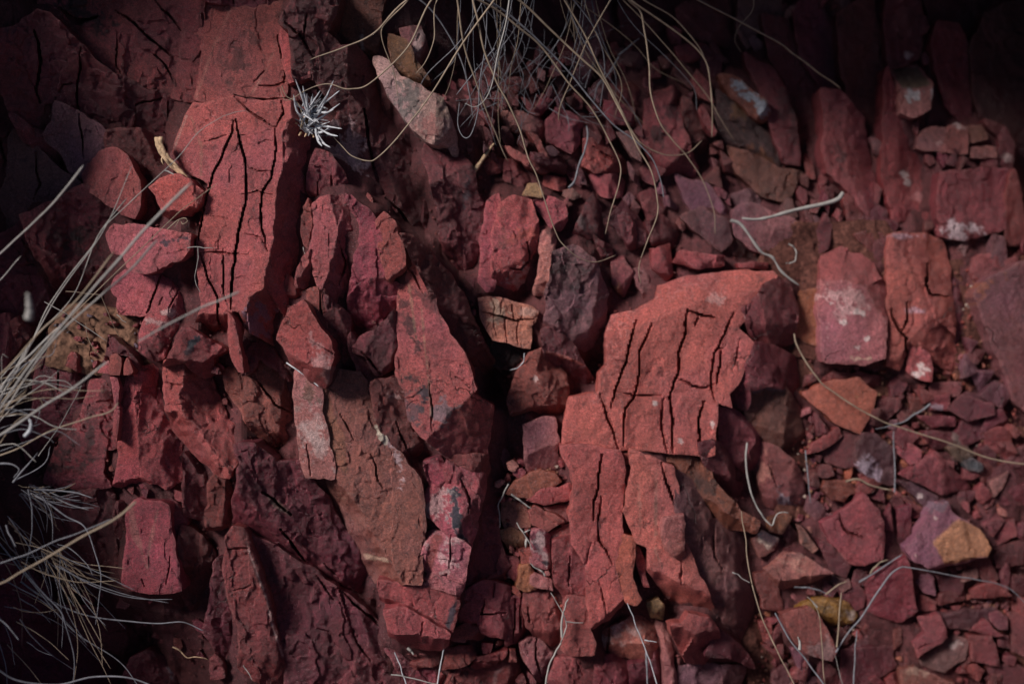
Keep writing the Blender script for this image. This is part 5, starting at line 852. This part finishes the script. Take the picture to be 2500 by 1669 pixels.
print("scattered", n7, n1, n2, n3, n4, n5, n6)

# grit: hundreds of grains, one object per patch of soil
def grit(n, zone, hfn, label, seed):
    r_ = np.random.RandomState(seed); Z = np.array(zone, float); P = r_.uniform(Z.min(0), Z.max(0), (n * 3, 2))
    P = P[inside(P[:, 0], P[:, 1], Z)][:n]; n = len(P)
    oc = np.array([(1, 0, 0), (-1, 0, 0), (0, 1, 0), (0, -1, 0), (0, 0, 1), (0, 0, -1)], float)
    f = np.array([(0, 2, 4), (2, 1, 4), (1, 3, 4), (3, 0, 4), (2, 0, 5), (1, 2, 5), (3, 1, 5), (0, 3, 5)])
    sz = r_.uniform(1.6, 6.5, n) ** 1.0 * UNIT
    V = oc[None] * sz[:, None, None] * r_.uniform(.6, 1.3, (n, 6, 1))
    an = r_.uniform(0, 6.3, (n, 3))
    cz, sz_ = np.cos(an[:, 0])[:, None], np.sin(an[:, 0])[:, None]
    V[..., 0], V[..., 1] = V[..., 0] * cz - V[..., 1] * sz_, V[..., 0] * sz_ + V[..., 1] * cz
    cz, sz_ = np.cos(an[:, 1])[:, None], np.sin(an[:, 1])[:, None]
    V[..., 1], V[..., 2] = V[..., 1] * cz - V[..., 2] * sz_, V[..., 1] * sz_ + V[..., 2] * cz
    c_ = to_world(P[:, 0], P[:, 1], hfn(P[:, 0], P[:, 1]))
    co = (c_[:, None] + V).reshape(-1, 3)
    t = (f[None] + 6 * np.arange(n)[:, None, None]).reshape(-1, 3)
    o = new_mesh("gravel", co, np.zeros((0, 4), int), t, np.zeros(len(t), bool), GRIT)
    return tag(o, label, "gravel", kind="stuff")
GRIT = bpy.data.materials.new("mixed_grit"); t_, nds, lk = nodes(GRIT)
ge = nds.new("ShaderNodeNewGeometry"); rp = nds.new("ShaderNodeValToRGB"); lk.new(ge.outputs["Random Per Island"], rp.inputs[0])
rp.color_ramp.interpolation = 'CONSTANT'; el = rp.color_ramp.elements; el[0].color = (.16, .03, .025, 1); el[1].position = .93; el[1].color = (.34, .24, .20, 1)
for p_, c_ in ((.3, (.25, .05, .04)), (.5, (.18, .07, .045)), (.72, (.24, .11, .065)), (.86, (.10, .04, .04))):
    z = el.new(p_); z.color = (*c_, 1)
lk.new(rp.outputs[0], nds["Principled BSDF"].inputs["Base Color"]); nds["Principled BSDF"].inputs["Roughness"].default_value = .8
grit(2600, [(1860,900),(2200,820),(2300,640),(2500,640),(2520,1690),(1840,1690),(1840,1500),(1940,1250)], lambda x, y: 12 + 9 * vnoise(x / 30, y / 30, 3), "fine grit and tiny chips on the lower right soil", 1)
GRIT3 = plain('sand_grit', (0.17, 0.088, 0.056), 0.9, 90, 0.4); GR_ = GRIT; GRIT = GRIT3
GRIT = GR_
grit(500, [(1230,1120),(1420,1120),(1420,1480),(1230,1480)], lambda x, y: 62 + 8 * vnoise(x / 20, y / 20, 4), "fine grit in the trough left of the lower bright slab", 3)

GRIT2 = rock_material("crevice_grit", fixed=(0.16, 0.036, 0.034, 1)); GR_ = GRIT; GRIT = GRIT2
grit(5200, [(0,0),(2500,0),(2500,1669),(0,1669)], lambda x, y: base_h(x, y) - 30 + 14 * vnoise(x / 25, y / 25, 8) - 150 * ((x > 90) & (x < 410) & (y > 720) & (y < 920)), "red grit and crumbs lodged in the crevices of the bank", 5)
GRIT = GR_
# ------------------------------------------------------------------ grass hanging over the top
T = root("dry_grass_tuft", 'S', (1330,-60), 330, "dry tan grass hanging down over the rocks from the top edge", "grass tuft")
def B(tile, pts, h0, h1, r0, r1, mat=STRAW, par=None, wob=0, **k):
    return stem("blade", tile, pts, h0, h1, r0 * .62, r1 * .5, mat, par or T, wob=wob or 2.0, **k)
B('S', [(1240,-90),(1010,-10),(915,80),(841,115),(757,146)], 330, 250, 4.2, 2.4)
B('S', [(1290,-90),(1080,-25),(995,117),(905,202),(853,218),(800,205),(745,222),(700,246),(682,215)], 320, 240, 3.6, 1.0)
B('S', [(1200,-90),(1073,-10),(1059,96),(1040,150),(1016,180)], 320, 260, 3.2, 1.4)
B('A2', [(1850,-200),(1700,0),(1480,300),(1270,640),(1050,930),(900,1080),(830,1100),(720,1060),(640,980),(600,940)], 330, 240, 3.8, 1.6)
B('A2', [(1540,-200),(1550,-20),(1590,150),(1630,350),(1700,530),(1790,700),(1880,900),(1920,1050),(1980,1180),(2030,1330),(2110,1568),(2180,1680),(2280,1760),(2400,1790),(2530,1745)], 330, 150, 4.4, 1.6)
B('A2', [(1840,-200),(1805,-20),(1780,160),(1720,380),(1690,560),(1640,680),(1570,730),(1495,710)], 340, 290, 3.2, 1.6, PALE)
B('A3', [(-300,-100),(0,50),(200,200),(350,330),(520,560),(680,740),(800,950),(880,1130),(870,1260),(810,1450),(780,1600)], 300, 120, 4.6, 1.8)
B('A3', [(-260,-120),(30,40),(250,210),(400,360),(560,530),(730,740),(830,850),(1000,980),(1100,1090),(1160,1250),(1180,1350)], 290, 110, 4.4, 2.6, GREY)
B('A3', [(-100,-160),(180,0),(400,200),(600,390),(760,540),(850,700),(940,870),(1000,1010),(1090,1170),(1130,1350),(1130,1480),(1060,1660),(1010,1820),(1020,1940)], 300, 120, 4.8, 1.8)
B('A3', [(420,-120),(560,0),(700,190),(760,350),(770,520),(740,740)], 260, 110, 3.2, 1.6, GREY)
B('A3', [(800,-160),(930,-10),(1020,90),(1050,250),(1080,450),(1090,640),(1150,830),(1240,960),(1330,1060),(1450,1250),(1520,1450),(1530,1600)], 270, 60, 4.4, 1.6)
B('A3', [(800,-120),(950,0),(1180,160),(1350,290),(1460,410),(1500,600),(1510,760),(1505,940)], 290, 100, 4.8, 2.2)
B('A3', [(850,-120),(1040,0),(1240,120),(1380,270),(1450,380),(1490,520),(1500,700)], 270, 110, 3.8, 2.0)
B('A3', [(1200,-120),(1400,-5),(1700,150),(1960,290),(2080,380),(2240,500),(2385,605)], 270, 90, 4.2, 3.8)
B('A3', [(1760,-160),(1790,-10),(1780,80),(1690,190),(1665,280),(1710,360)], 250, 90, 2.6, 1.4)
B('A3', [(940,-200),(820,-10),(700,200),(620,360),(540,560),(470,720),(460,830)], 270, 90, 4.0, 1.8)
B('A3', [(400,-160),(520,40),(640,250),(740,470),(860,700),(960,900),(1050,1000),(1200,1060),(1340,1050),(1440,960)], 260, 90, 4.0, 2.0)
B('A3', [(800,-100),(1000,100),(1170,290),(1330,480),(1480,660),(1560,800),(1660,960)], 240, 50, 3.0, 1.6)
B('A3', [(400,-100),(600,20),(850,200),(1000,330),(1120,470),(1330,580)], 230, 60, 2.6, 1.2)
B('A2', [(1160,-60),(1060,60),(940,180),(930,270),(980,400),(1020,530),(1040,660)], 230, 160, 2.6, 1.8)
B('A2', [(1100,-60),(1260,60),(1380,230),(1480,440),(1530,640),(1550,800)], 200, 90, 3.6, 2.4, GREY)
B('A2', [(1430,-80),(1460,100),(1490,300),(1560,520),(1640,740),(1710,920),(1790,1100)], 250, 100, 4.2, 3.0)
B('A2', [(1650,60),(1640,300),(1600,560),(1590,760),(1540,920),(1490,940),(1450,860),(1460,700)], 240, 120, 2.4, 1.8, GREY)
B('A2', [(1700,330),(1600,450),(1440,650)], 180, 140, 3.4, 2.2, GREY)
B('A3', [(870,380),(960,300),(1010,260)], 80, 80, 3.6, 2.6, GREY)
B('A3', [(870,390),(790,520),(730,580),(700,700)], 80, 70, 3.6, 2.6, GREY)
for i in range(34):
    a = rnd.uniform(1090, 1480); ln = rnd.uniform(140, 360); sl_ = rnd.uniform(-.7, .9); cu = rnd.uniform(-60, 60)
    pts = [(a, -70), (a + sl_ * ln * .3 + cu * .5, ln * .3), (a + sl_ * ln * .7 + cu, ln * .7), (a + sl_ * ln + cu * .3, ln)]
    B('S', pts, rnd.uniform(150, 290), rnd.uniform(60, 130), rnd.uniform(1.2, 2.8), .9, rnd.choice([GREY, GREY, STRAW]), wob=6)
T2 = root("fine_grey_grass", 'S', (1290,190), 60, "tangle of fine grey stems nestled on the rubble below the hanging grass", "grass tuft")
for i in range(42):
    a, b = rnd.uniform(1190, 1440), rnd.uniform(90, 290); t = rnd.uniform(0, 6.28); ln = rnd.uniform(40, 130)
    pts = [(a, b), (a + ln * .5 * math.cos(t) + rnd.uniform(-15, 15), b + ln * .5 * math.sin(t) + rnd.uniform(-15, 15)), (a + ln * math.cos(t), b + ln * math.sin(t))]
    B('S', pts, rnd.uniform(70, 130), rnd.uniform(60, 120), rnd.uniform(.9, 1.8), .7, GREY, T2)
# small grey spiky tuft on the ridge
T3_ = root("spiky_grey_tuft", 'A2', (430,800), 235, "small spiky pale grey tuft growing from the ridge crack at the upper left", "plant")
for tx, ty in [(340,540),(600,550),(640,620),(645,710),(560,750),(655,880),(580,1010),(500,960),(330,650),(480,660),(570,870),(390,590),(630,930),(450,660),(510,620),(550,650),(600,750),(420,640),(375,620),(540,700),(580,880),(520,1000)]:
    bx_, by_ = 430 + rnd.uniform(-40, 50), 800 + rnd.uniform(-50, 60)
    if ty > 850: bx_, by_ = 480, 880 + rnd.uniform(-30, 30)
    mx, my = (bx_ + tx) / 2 + rnd.uniform(-14, 14), (by_ + ty) / 2 + rnd.uniform(-5, 25)
    stem("twig", 'A2', [(bx_, by_), (mx, my), (tx, ty)], 215, rnd.uniform(240, 300), 3.0, 1.5, GREYL, T3_, n=5, wob=2, lumpy=.4)
for i in range(58):
    t = rnd.uniform(-2.6, .9); ln = rnd.uniform(50, 120); bx_, by_ = 425 + rnd.uniform(-45, 80), 800 + rnd.uniform(-90, 130)
    stem("twig", 'A2', [(bx_, by_), (bx_ + ln * .5 * math.cos(t) + rnd.uniform(-10, 10), by_ + ln * .5 * math.sin(t)), (bx_ + ln * math.cos(t), by_ + ln * math.sin(t))], 205, rnd.uniform(215, 270), rnd.uniform(1.4, 2.4), .9, rnd.choice([GREYL, GREY]), T3_, n=4, wob=2, lumpy=.4)
for i in range(16):
    a_, b_ = 400 + rnd.uniform(-40, 90), 800 + rnd.uniform(-70, 130)
    stem("twig", 'A2', [(a_, b_), (a_ + rnd.uniform(-40, 40), b_ + rnd.uniform(-20, 40))], 195, 212, 4.0, 2.0, WOOD, T3_, n=4, wob=3, lumpy=.5)
tag(stem("straw", 'A2', [(245,590),(280,660),(340,690),(375,740),(385,820),(373,885)], 240, 225, 1.2, .8, STRAW), "hair thin tan stem looping beside the spiky grey tuft", "straw")

# ------------------------------------------------------------------ grass clump in front at the left
G = root("grass_clump", 'B1', (-60,1300), 420, "pale grass clump rising from the lower left edge, blurred in front", "grass tuft")
def L(tile, pts, h0, h1, r0, r1, mat=PALE, **k): return stem("blade", tile, pts, 330 + (h0 - 330) * .45, 330 + (h1 - 330) * .45, r0 * .46, r1 * .46, mat, G, wob=3.0, **k)
L('B1', [(-40,1240),(100,1010),(200,820),(380,500),(560,250),(740,-20),(905,-415)], 460, 420, 3.8, 1.6)
L('B1', [(-30,1240),(180,880),(330,560),(480,330),(630,150),(700,20),(870,-190)], 440, 400, 3.8, 2.2)
L('B1', [(0,1230),(160,1010),(300,830),(640,470),(900,220),(1130,0),(1300,-150),(1500,-290)], 430, 330, 3.0, 1.5, STRAW)
L('B1', [(-20,1280),(250,900),(560,520),(800,250),(1020,0),(1300,-290)], 760, 1000, 4.6, 6.5)
L('B1', [(40,1250),(350,800),(700,470),(900,290),(1080,100)], 700, 900, 3.6, 5.5)
L('B1', [(-40,1140),(100,980),(240,760),(500,480),(680,60),(900,-160),(1190,-440),(1350,-630),(1500,-730),(1580,-765),(1680,-780)], 430, 300, 3.0, 1.2, PALE)
L('B1', [(-60,1470),(100,1370),(300,1230),(500,1110),(740,930)], 820, 900, 6.0, 4.5)
L('B1', [(-60,1590),(150,1510),(350,1400),(600,1320),(740,1275),(810,1215)], 520, 600, 4.0, 3.0, STRAW)
L('B1', [(-80,260),(60,140),(230,-20),(400,-190),(570,-410)], 620, 760, 4.0, 5.0)
L('B1', [(-60,440),(0,370),(145,210)], 520, 560, 3.2, 2.4)
L('B1', [(950,790),(1100,700),(1300,600),(1480,520),(1640,450)], 980, 950, 3.0, 4.6)
L('B1', [(-40,1060),(120,900),(300,700),(520,520),(780,180)], 700, 820, 4.2, 4.0, STRAW)
L('B1', [(-40,1180),(90,1000),(230,860),(410,690)], 560, 600, 4.4, 6.0)
L('B1', [(260,1580),(390,1400),(480,1240),(555,1105)], 300, 330, 2.6, 1.6)
L('B1', [(0,1130),(80,1050),(200,1055),(340,1090),(430,1140)], 520, 540, 3.6, 2.6)
L('C1', [(-40,900),(100,830),(330,700),(560,560),(780,440),(930,320)], 800, 900, 3.8, 6.0, STRAW)
L('C1', [(-40,760),(160,690),(380,590),(560,530),(760,440)], 620, 640, 3.0, 2.6, GREY)
for i in range(28):
    a, b = rnd.uniform(-60, 120), rnd.uniform(1000, 1500); t = rnd.uniform(-1.5, .3); ln = rnd.uniform(200, 620)
    L('B1', [(a - 60, b + 60), (a + ln * .4 * math.cos(t), b + ln * .4 * math.sin(t)), (a + ln * .8 * math.cos(t) + rnd.uniform(-40, 60), b + ln * .8 * math.sin(t) + rnd.uniform(-20, 60)), (a + ln * math.cos(t) + rnd.uniform(-40, 80), b + ln * math.sin(t) + rnd.uniform(0, 120))], rnd.uniform(400, 650), rnd.uniform(420, 700), rnd.uniform(1.6, 3.4), 1.2, rnd.choice([PALE, GREY, STRAW]))
sh_ = stem("seed_head", 'B1', [(195,640),(205,590),(200,530),(190,460)], 800, 820, 9, 3, PALE, G, lumpy=.3)
sh_ = stem("seed_head", 'B1', [(170,1440),(205,1400),(212,1350),(196,1320)], 520, 530, 5, 2, GREYL, G, lumpy=.3)
# wiry stems, bottom left
Wt_ = root("wiry_plant", 'C1', (100,250), 280, "tangle of fine blue grey wiry stems in the bottom left corner", "plant")
def Wp(pts, h0, h1, r0, r1=.9, mat=GREY): return stem("wire_stem", 'C1', pts, h0, h1, r0, r1, mat, Wt_, wob=3)
Wp([(190,240),(220,400),(215,540),(195,700),(140,870)], 330, 330, 2.0)
Wp([(200,260),(330,330),(450,420),(560,480),(620,580),(680,780),(690,900),(650,1160)], 330, 300, 2.2, 1.0)
Wp([(140,870),(240,940),(350,1000),(450,1050),(600,1100),(900,1140),(1100,1155),(1250,1145),(1390,1200)], 300, 260, 2.4, 1.2)
Wp([(150,780),(300,950),(420,1080),(470,1240),(505,1400),(500,1568)], 320, 320, 2.2, 1.2)
Wp([(-40,560),(100,730),(240,900),(500,1200),(800,1400),(960,1600)], 330, 280, 2.0)
Wp([(230,240),(420,250),(540,270),(630,295)], 340, 330, 2.2)
Wp([(-20,60),(60,65),(130,100),(90,160)], 380, 380, 2.6)
Wp([(90,190),(180,80),(260,-20)], 380, 400, 2.4)
Wp([(100,180),(300,60),(345,-60)], 330, 330, 1.8)
Wp([(-40,1100),(60,1180),(130,1270)], 420, 430, 2.0, 1.2)
Wp([(40,480),(70,560),(105,630)], 420, 430, 2.0, 1.2)
Wp([(-40,1450),(120,1540),(400,1570),(640,1520),(900,1530),(1100,1600)], 380, 330, 2.6, 1.6)
for i in range(82):
    k_ = i % 3
    if k_ == 0: a, b, t, ln = rnd.uniform(120, 300), rnd.uniform(200, 280), rnd.uniform(.1, 1.2), rnd.uniform(150, 470)
    elif k_ == 1: a, b, t, ln = rnd.uniform(280, 420), rnd.uniform(600, 760), rnd.uniform(.4, 1.7), rnd.uniform(300, 900)
    else: a, b, t, ln = rnd.uniform(-40, 200), rnd.uniform(300, 1300), rnd.uniform(.2, 1.4), rnd.uniform(200, 900)
    c1 = rnd.uniform(-.35, .35)
    Wp([(a, b), (a + ln * .33 * math.cos(t), b + ln * .33 * math.sin(t)), (a + ln * .66 * math.cos(t + c1 * .5), b + ln * .66 * math.sin(t + c1 * .5)), (a + ln * math.cos(t + c1), b + ln * math.sin(t + c1))], rnd.uniform(260, 380), rnd.uniform(220, 340), rnd.uniform(.8, 1.6), .7, rnd.choice([GREY, GREY, STRAW]))

# ------------------------------------------------------------------ single sticks and straws
def one(label, tile, pts, h0, h1, r0, r1, mat=STRAW, name="straw", cat="straw", **k):
    k.setdefault('wob', 2.5); q_ = 1.0 if cat in ('stick', 'bark') else .62; k.setdefault('lumpy', .12)
    return tag(stem(name, tile, pts, h0, h1, r0 * q_, r1 * q_ * .85, mat, **k), label, cat)
def off(pts, dx, dy): return [(a + dx + rnd.uniform(-5, 5), b + dy + rnd.uniform(-5, 5)) for a, b in pts]
sp = [(1082,935),(1090,990),(1122,1055),(1165,1110),(1210,1152),(1255,1192),(1290,1222)]
stem_ = one("thick broken stick with peeling tan bark, leaning on the outcrop", 'A1', sp, 235, 225, 8.0, 3.5, WOOD, "broken_stick", "stick", n=6, wob=4, lumpy=.25, ns=7,
  extra=[(off(sp[:5], 14, -4), 240, 232, 5.5, 2.5), (off(sp[1:], -12, 6), 238, 224, 5.0, 2.5), (off(sp[:4], -14, 2), 232, 228, 4.5, 1.5), (off(sp[2:6], 8, -12), 240, 232, 3.5, 1.0), ([(1120,1060),(1105,1090),(1120,1130)], 236, 232, 3, 1)])
one("pale papery scrap of leaf below the broken stick", 'A1', [(1125,1165),(1160,1180),(1195,1195)], 250, 250, 4, 2, PALE, "leaf_scrap", "leaf")
one("curled dry straw above the overhanging slab", 'A1', [(1140,1568),(1200,1520),(1250,1490),(1280,1510),(1250,1530),(1230,1500),(1190,1560)], 262, 262, 2.4, 1.4)
one("short white straw lying level on the bright slab", 'B1', [(1278,153),(1345,150),(1400,154),(1462,158)], 262, 262, 2.0, 1.7, PALE)
one("thin white straw hanging down the bright slab", 'B1', [(1352,152),(1358,230),(1338,310),(1335,370),(1352,420),(1370,462)], 262, 250, 1.8, 1.1, PALE)
one("straight pale straw slanting over the sandy pocket", 'B1', [(303,522),(420,588),(500,640),(610,710),(728,787)], 250, 215, 2.0, 1.4, PALE)
one("bent tan straw with its elbow over the sandy pocket", 'B1', [(445,450),(560,462),(688,478),(700,500),(750,620),(820,780)], 260, 175, 2.2, 1.4)
one("second thin straw standing in the sandy pocket", 'B1', [(590,670),(600,760),(640,840),(720,930)], 190, 185, 1.4, 1.0)
one("small straw fragments lying at the edge of the sand", 'B1', [(930,850),(1000,880),(1090,922)], 185, 185, 1.2, .9)
one("short pale straw above the sand, beside the crusted slab", 'B1', [(800,612),(830,640),(862,665)], 180, 180, 1.6, 1.2, PALE)
one("grey straw caught in the crevice under the bright slab", 'B2', [(280,942),(360,995),(430,1042),(497,1100)], 205, 240, 3.0, 2.0, GREYL)
one("tiny pale straw in the crevice beside the upright block", 'B2', [(395,152),(400,180),(404,206)], 205, 205, 1.8, 1.2, PALE)
one("dark brown root creeping along the bottom left hollow", 'C1', [(1180,1310),(1230,1340),(1280,1390),(1350,1380),(1420,1400)], 150, 150, 3, 1.5, WOOD, "dead_root", "root")
one("white split straw at the lower edge of the speckled slab", 'C1', [(1660,1440),(1690,1480),(1725,1540)], 225, 225, 2.6, 1.0, PALE)
F_ = root("forked_twig", 'B4', (150,160), 75, "pale bleached twig with two arms, right of the centre top", "twig")
stem("twig_arm", 'A4', [(722,1318),(690,1360),(600,1392),(400,1435),(220,1485),(120,1500),(30,1492)], 70, 70, 5.2, 3.8, PALE, F_, lumpy=.2)
stem("twig_arm", 'B4', [(-45,-35),(30,0),(130,140),(175,190),(240,220),(290,300),(340,350),(425,412)], 90, 70, 4.8, 2.4, PALE, F_, lumpy=.3)
one("small curled pale husk beside the forked twig", 'B4', [(350,130),(385,150),(405,190),(395,240),(360,262),(330,255)], 40, 40, 3.5, 2.5, PALE, "husk", "husk")
one("long arching straw crossing the right hand stones", 'B4', [(385,740),(410,820),(450,900),(500,980),(560,1060),(660,1140),(760,1210),(880,1280),(1000,1340),(1150,1395),(1300,1440),(1480,1500),(1720,1590),(2000,1640)], 85, 110, 3.2, 4.2)
one("blue grey twig lying below the arching straw", 'B4', [(1318,1222),(1250,1270),(1200,1300),(1140,1340),(1040,1370),(940,1392)], 62, 55, 4.2, 2.0, GREY, "twig", "twig")
one("curved pale stem with a hooked foot, right of the bright slabs", 'C4', [(70,-80),(58,0),(68,140),(95,260),(140,370),(190,440),(235,482),(258,430),(300,395),(350,402)], 95, 95, 4.5, 2.6, PALE)
one("second thin stem beside the long red panel", 'C4', [(468,-30),(475,80),(485,200),(500,330)], 60, 60, 3.4, 1.8, GREY)
one("tall straight dry stalk rising from the bottom, right of centre", 'C4', [(25,388),(45,500),(60,600),(72,730),(95,860),(160,1080),(210,1200),(270,1330),(340,1470),(430,1660)], 160, 190, 2.4, 3.6)
one("short pale spikelet on the tall straight stalk's left side", 'C4', [(85,870),(40,850),(0,820),(-35,805)], 180, 185, 2.0, 4.0, PALE, "spikelet", "grass")
one("bowed grey stem arching over the large maroon stone", 'C4', [(670,1350),(760,1220),(850,1110),(970,920),(1060,805),(1110,775),(1160,770),(1300,792),(1500,832),(1620,852),(1740,875),(1860,912),(1990,1030)], 120, 130, 4.0, 2.0, GREY)
one("fine upright stalk with an open white seed head", 'C4', [(600,1600),(585,1400),(572,1200),(562,1120),(540,1050),(510,1005),(475,970)], 190, 190, 2.0, 2.4, STRAW)
one("white seed head at the tip of the fine upright stalk", 'C4', [(545,1040),(520,1005),(480,970)], 192, 195, 4.0, 1.5, PALE, "grass_seed_tuft", "grass")
one("short straight pale stalk over the yellow stone", 'C4', [(680,1310),(695,1120),(712,938)], 130, 140, 4.0, 3.4)
one("slanting grey stalk crossing the rectangular stone", 'C4', [(258,1080),(350,1250),(470,1400),(560,1520),(640,1640)], 200, 200, 3.6, 4.2, GREY)
one("blurred white seed tuft beside the slanting grey stalk", 'C4', [(430,1330),(428,1280),(415,1240)], 230, 230, 7, 3, PALE, "grass_seed_tuft", "grass")
one("dim straight stalk right of the yellow stone's foot", 'C4', [(795,1600),(800,1450),(808,1300),(815,1200)], 120, 120, 3.6, 2.4, GREY)
one("tiny curved white stem by the lower stalks", 'C4', [(725,1580),(700,1500),(685,1430),(665,1368)], 130, 130, 1.8, 1.2, PALE)
one("grey straw lying behind the yellow stone", 'C4', [(390,905),(460,908),(540,918),(610,950),(640,965)], 85, 88, 3.2, 2.2, GREY)
one("tan straw end pointing up above the yellow stone", 'C4', [(605,952),(680,900),(752,862)], 90, 95, 3.4, 2.2)
one("short pale twist of root between the split and maroon stones", 'C4', [(905,810),(940,770),(980,735),(1030,715)], 85, 85, 3.5, 2.5, STRAW, "dead_root", "root", lumpy=.15)
one("dark thin twig behind the large maroon stone", 'C4', [(830,870),(900,830),(1010,760),(1130,680)], 78, 88, 4, 3, GREY, "twig", "twig")
one("tan flattened root crossing the right hand rubble", 'C4', [(745,180),(830,170),(900,205),(980,225),(1060,245)], 60, 60, 5, 3, STRAW, "dead_root", "root", lumpy=.15)
one("dark stem running up from the rubble's centre", 'C4', [(1075,260),(1078,100),(1072,-60),(1068,-160)], 78, 78, 3.4, 2.4, GREY)
one("forked pale stem rooted at the bottom, left of the lower slab", 'C3', [(370,1600),(380,1500),(400,1420),(440,1350),(475,1280),(500,1220),(512,1180),(505,1120),(480,1070),(440,1000),(405,938)], 130, 135, 3.8, 1.8, PALE, extra=[([(485,1250),(478,1160),(490,1080),(510,1020),(526,978)], 132, 138, 3.2, 1.2), ([(510,1142),(560,1147),(630,1146)], 134, 136, 1.6, .8)])
one("long thin grey stem running down from the lower slab's foot", 'C3', [(925,1012),(960,1090),(980,1150),(1010,1220),(1040,1290),(1065,1360),(1095,1450),(1140,1600)], 165, 140, 2.0, 3.4, GREYL, extra=[([(1040,1262),(1085,1275),(1130,1280)], 150, 152, 1.6, .8)])
one("black rotten stem beside the long thin grey one", 'C3', [(1055,1350),(1060,1440),(1065,1520),(1075,1600)], 110, 110, 5, 3.5, GREY)
one("thin pale stem looping left of the trough stones", 'C3', [(115,198),(80,270),(48,350),(58,430),(55,500)], 110, 100, 3.0, 1.8, PALE)
one("short straw resting above the heart shaped stone", 'C3', [(132,268),(180,305),(225,335),(272,372)], 120, 120, 4.0, 2.6, PALE)
one("forked straw between the buff and the pink white stones", 'C3', [(170,465),(210,520),(240,570),(262,610),(275,650)], 118, 118, 3.0, 1.6, PALE, extra=[([(212,535),(240,525),(268,518)], 118, 118, 2.2, 1.2), ([(240,575),(236,610),(238,640)], 118, 118, 3.6, 1.6)])
one("pale leaf scrap over the orange stone", 'C3', [(262,745),(310,780),(345,800),(368,830)], 118, 118, 2.0, 5.0, PALE, "leaf_scrap", "leaf")
one("straw standing at the bottom edge below the wedge block, right", 'C2', [(1357,1315),(1345,1380),(1325,1460),(1305,1600)], 130, 130, 2.4, 3.4, GREYL)
one("straw standing at the bottom edge below the wedge block, left", 'C2', [(1020,1350),(1050,1430),(1075,1500),(1105,1600)], 130, 130, 2.4, 2.4, GREYL)
one("greenish grass stem lying level on the bottom edge", 'C2', [(990,1505),(1080,1515),(1180,1535),(1320,1572)], 130, 130, 3.0, 2.2, PALE)
one("small tuft of pale down under the wedge block", 'C2', [(1105,1320),(1130,1340),(1150,1370)], 120, 120, 7, 3, PALE, "plant_down", "plant")
one("grey forked twig standing behind the orange red block", 'A3', [(530,1285),(570,1230),(600,1130),(640,1030),(655,930),(650,860)], 100, 70, 4.6, 3.0, GREY, "twig", "twig", lumpy=.3)
one("weathered bark scrap among the rubble, top centre", 'A2', [(1560,1180),(1600,1120),(1650,1040),(1700,980)], 70, 70, 6, 3, WOOD, "bark_scrap", "bark", lumpy=.2)
one("thin hooked stem resting on the dark left ledge", 'B2', [(1905,870),(1900,930),(1850,975),(1805,990)], 100, 70, 2.6, 1.6, GREYL)
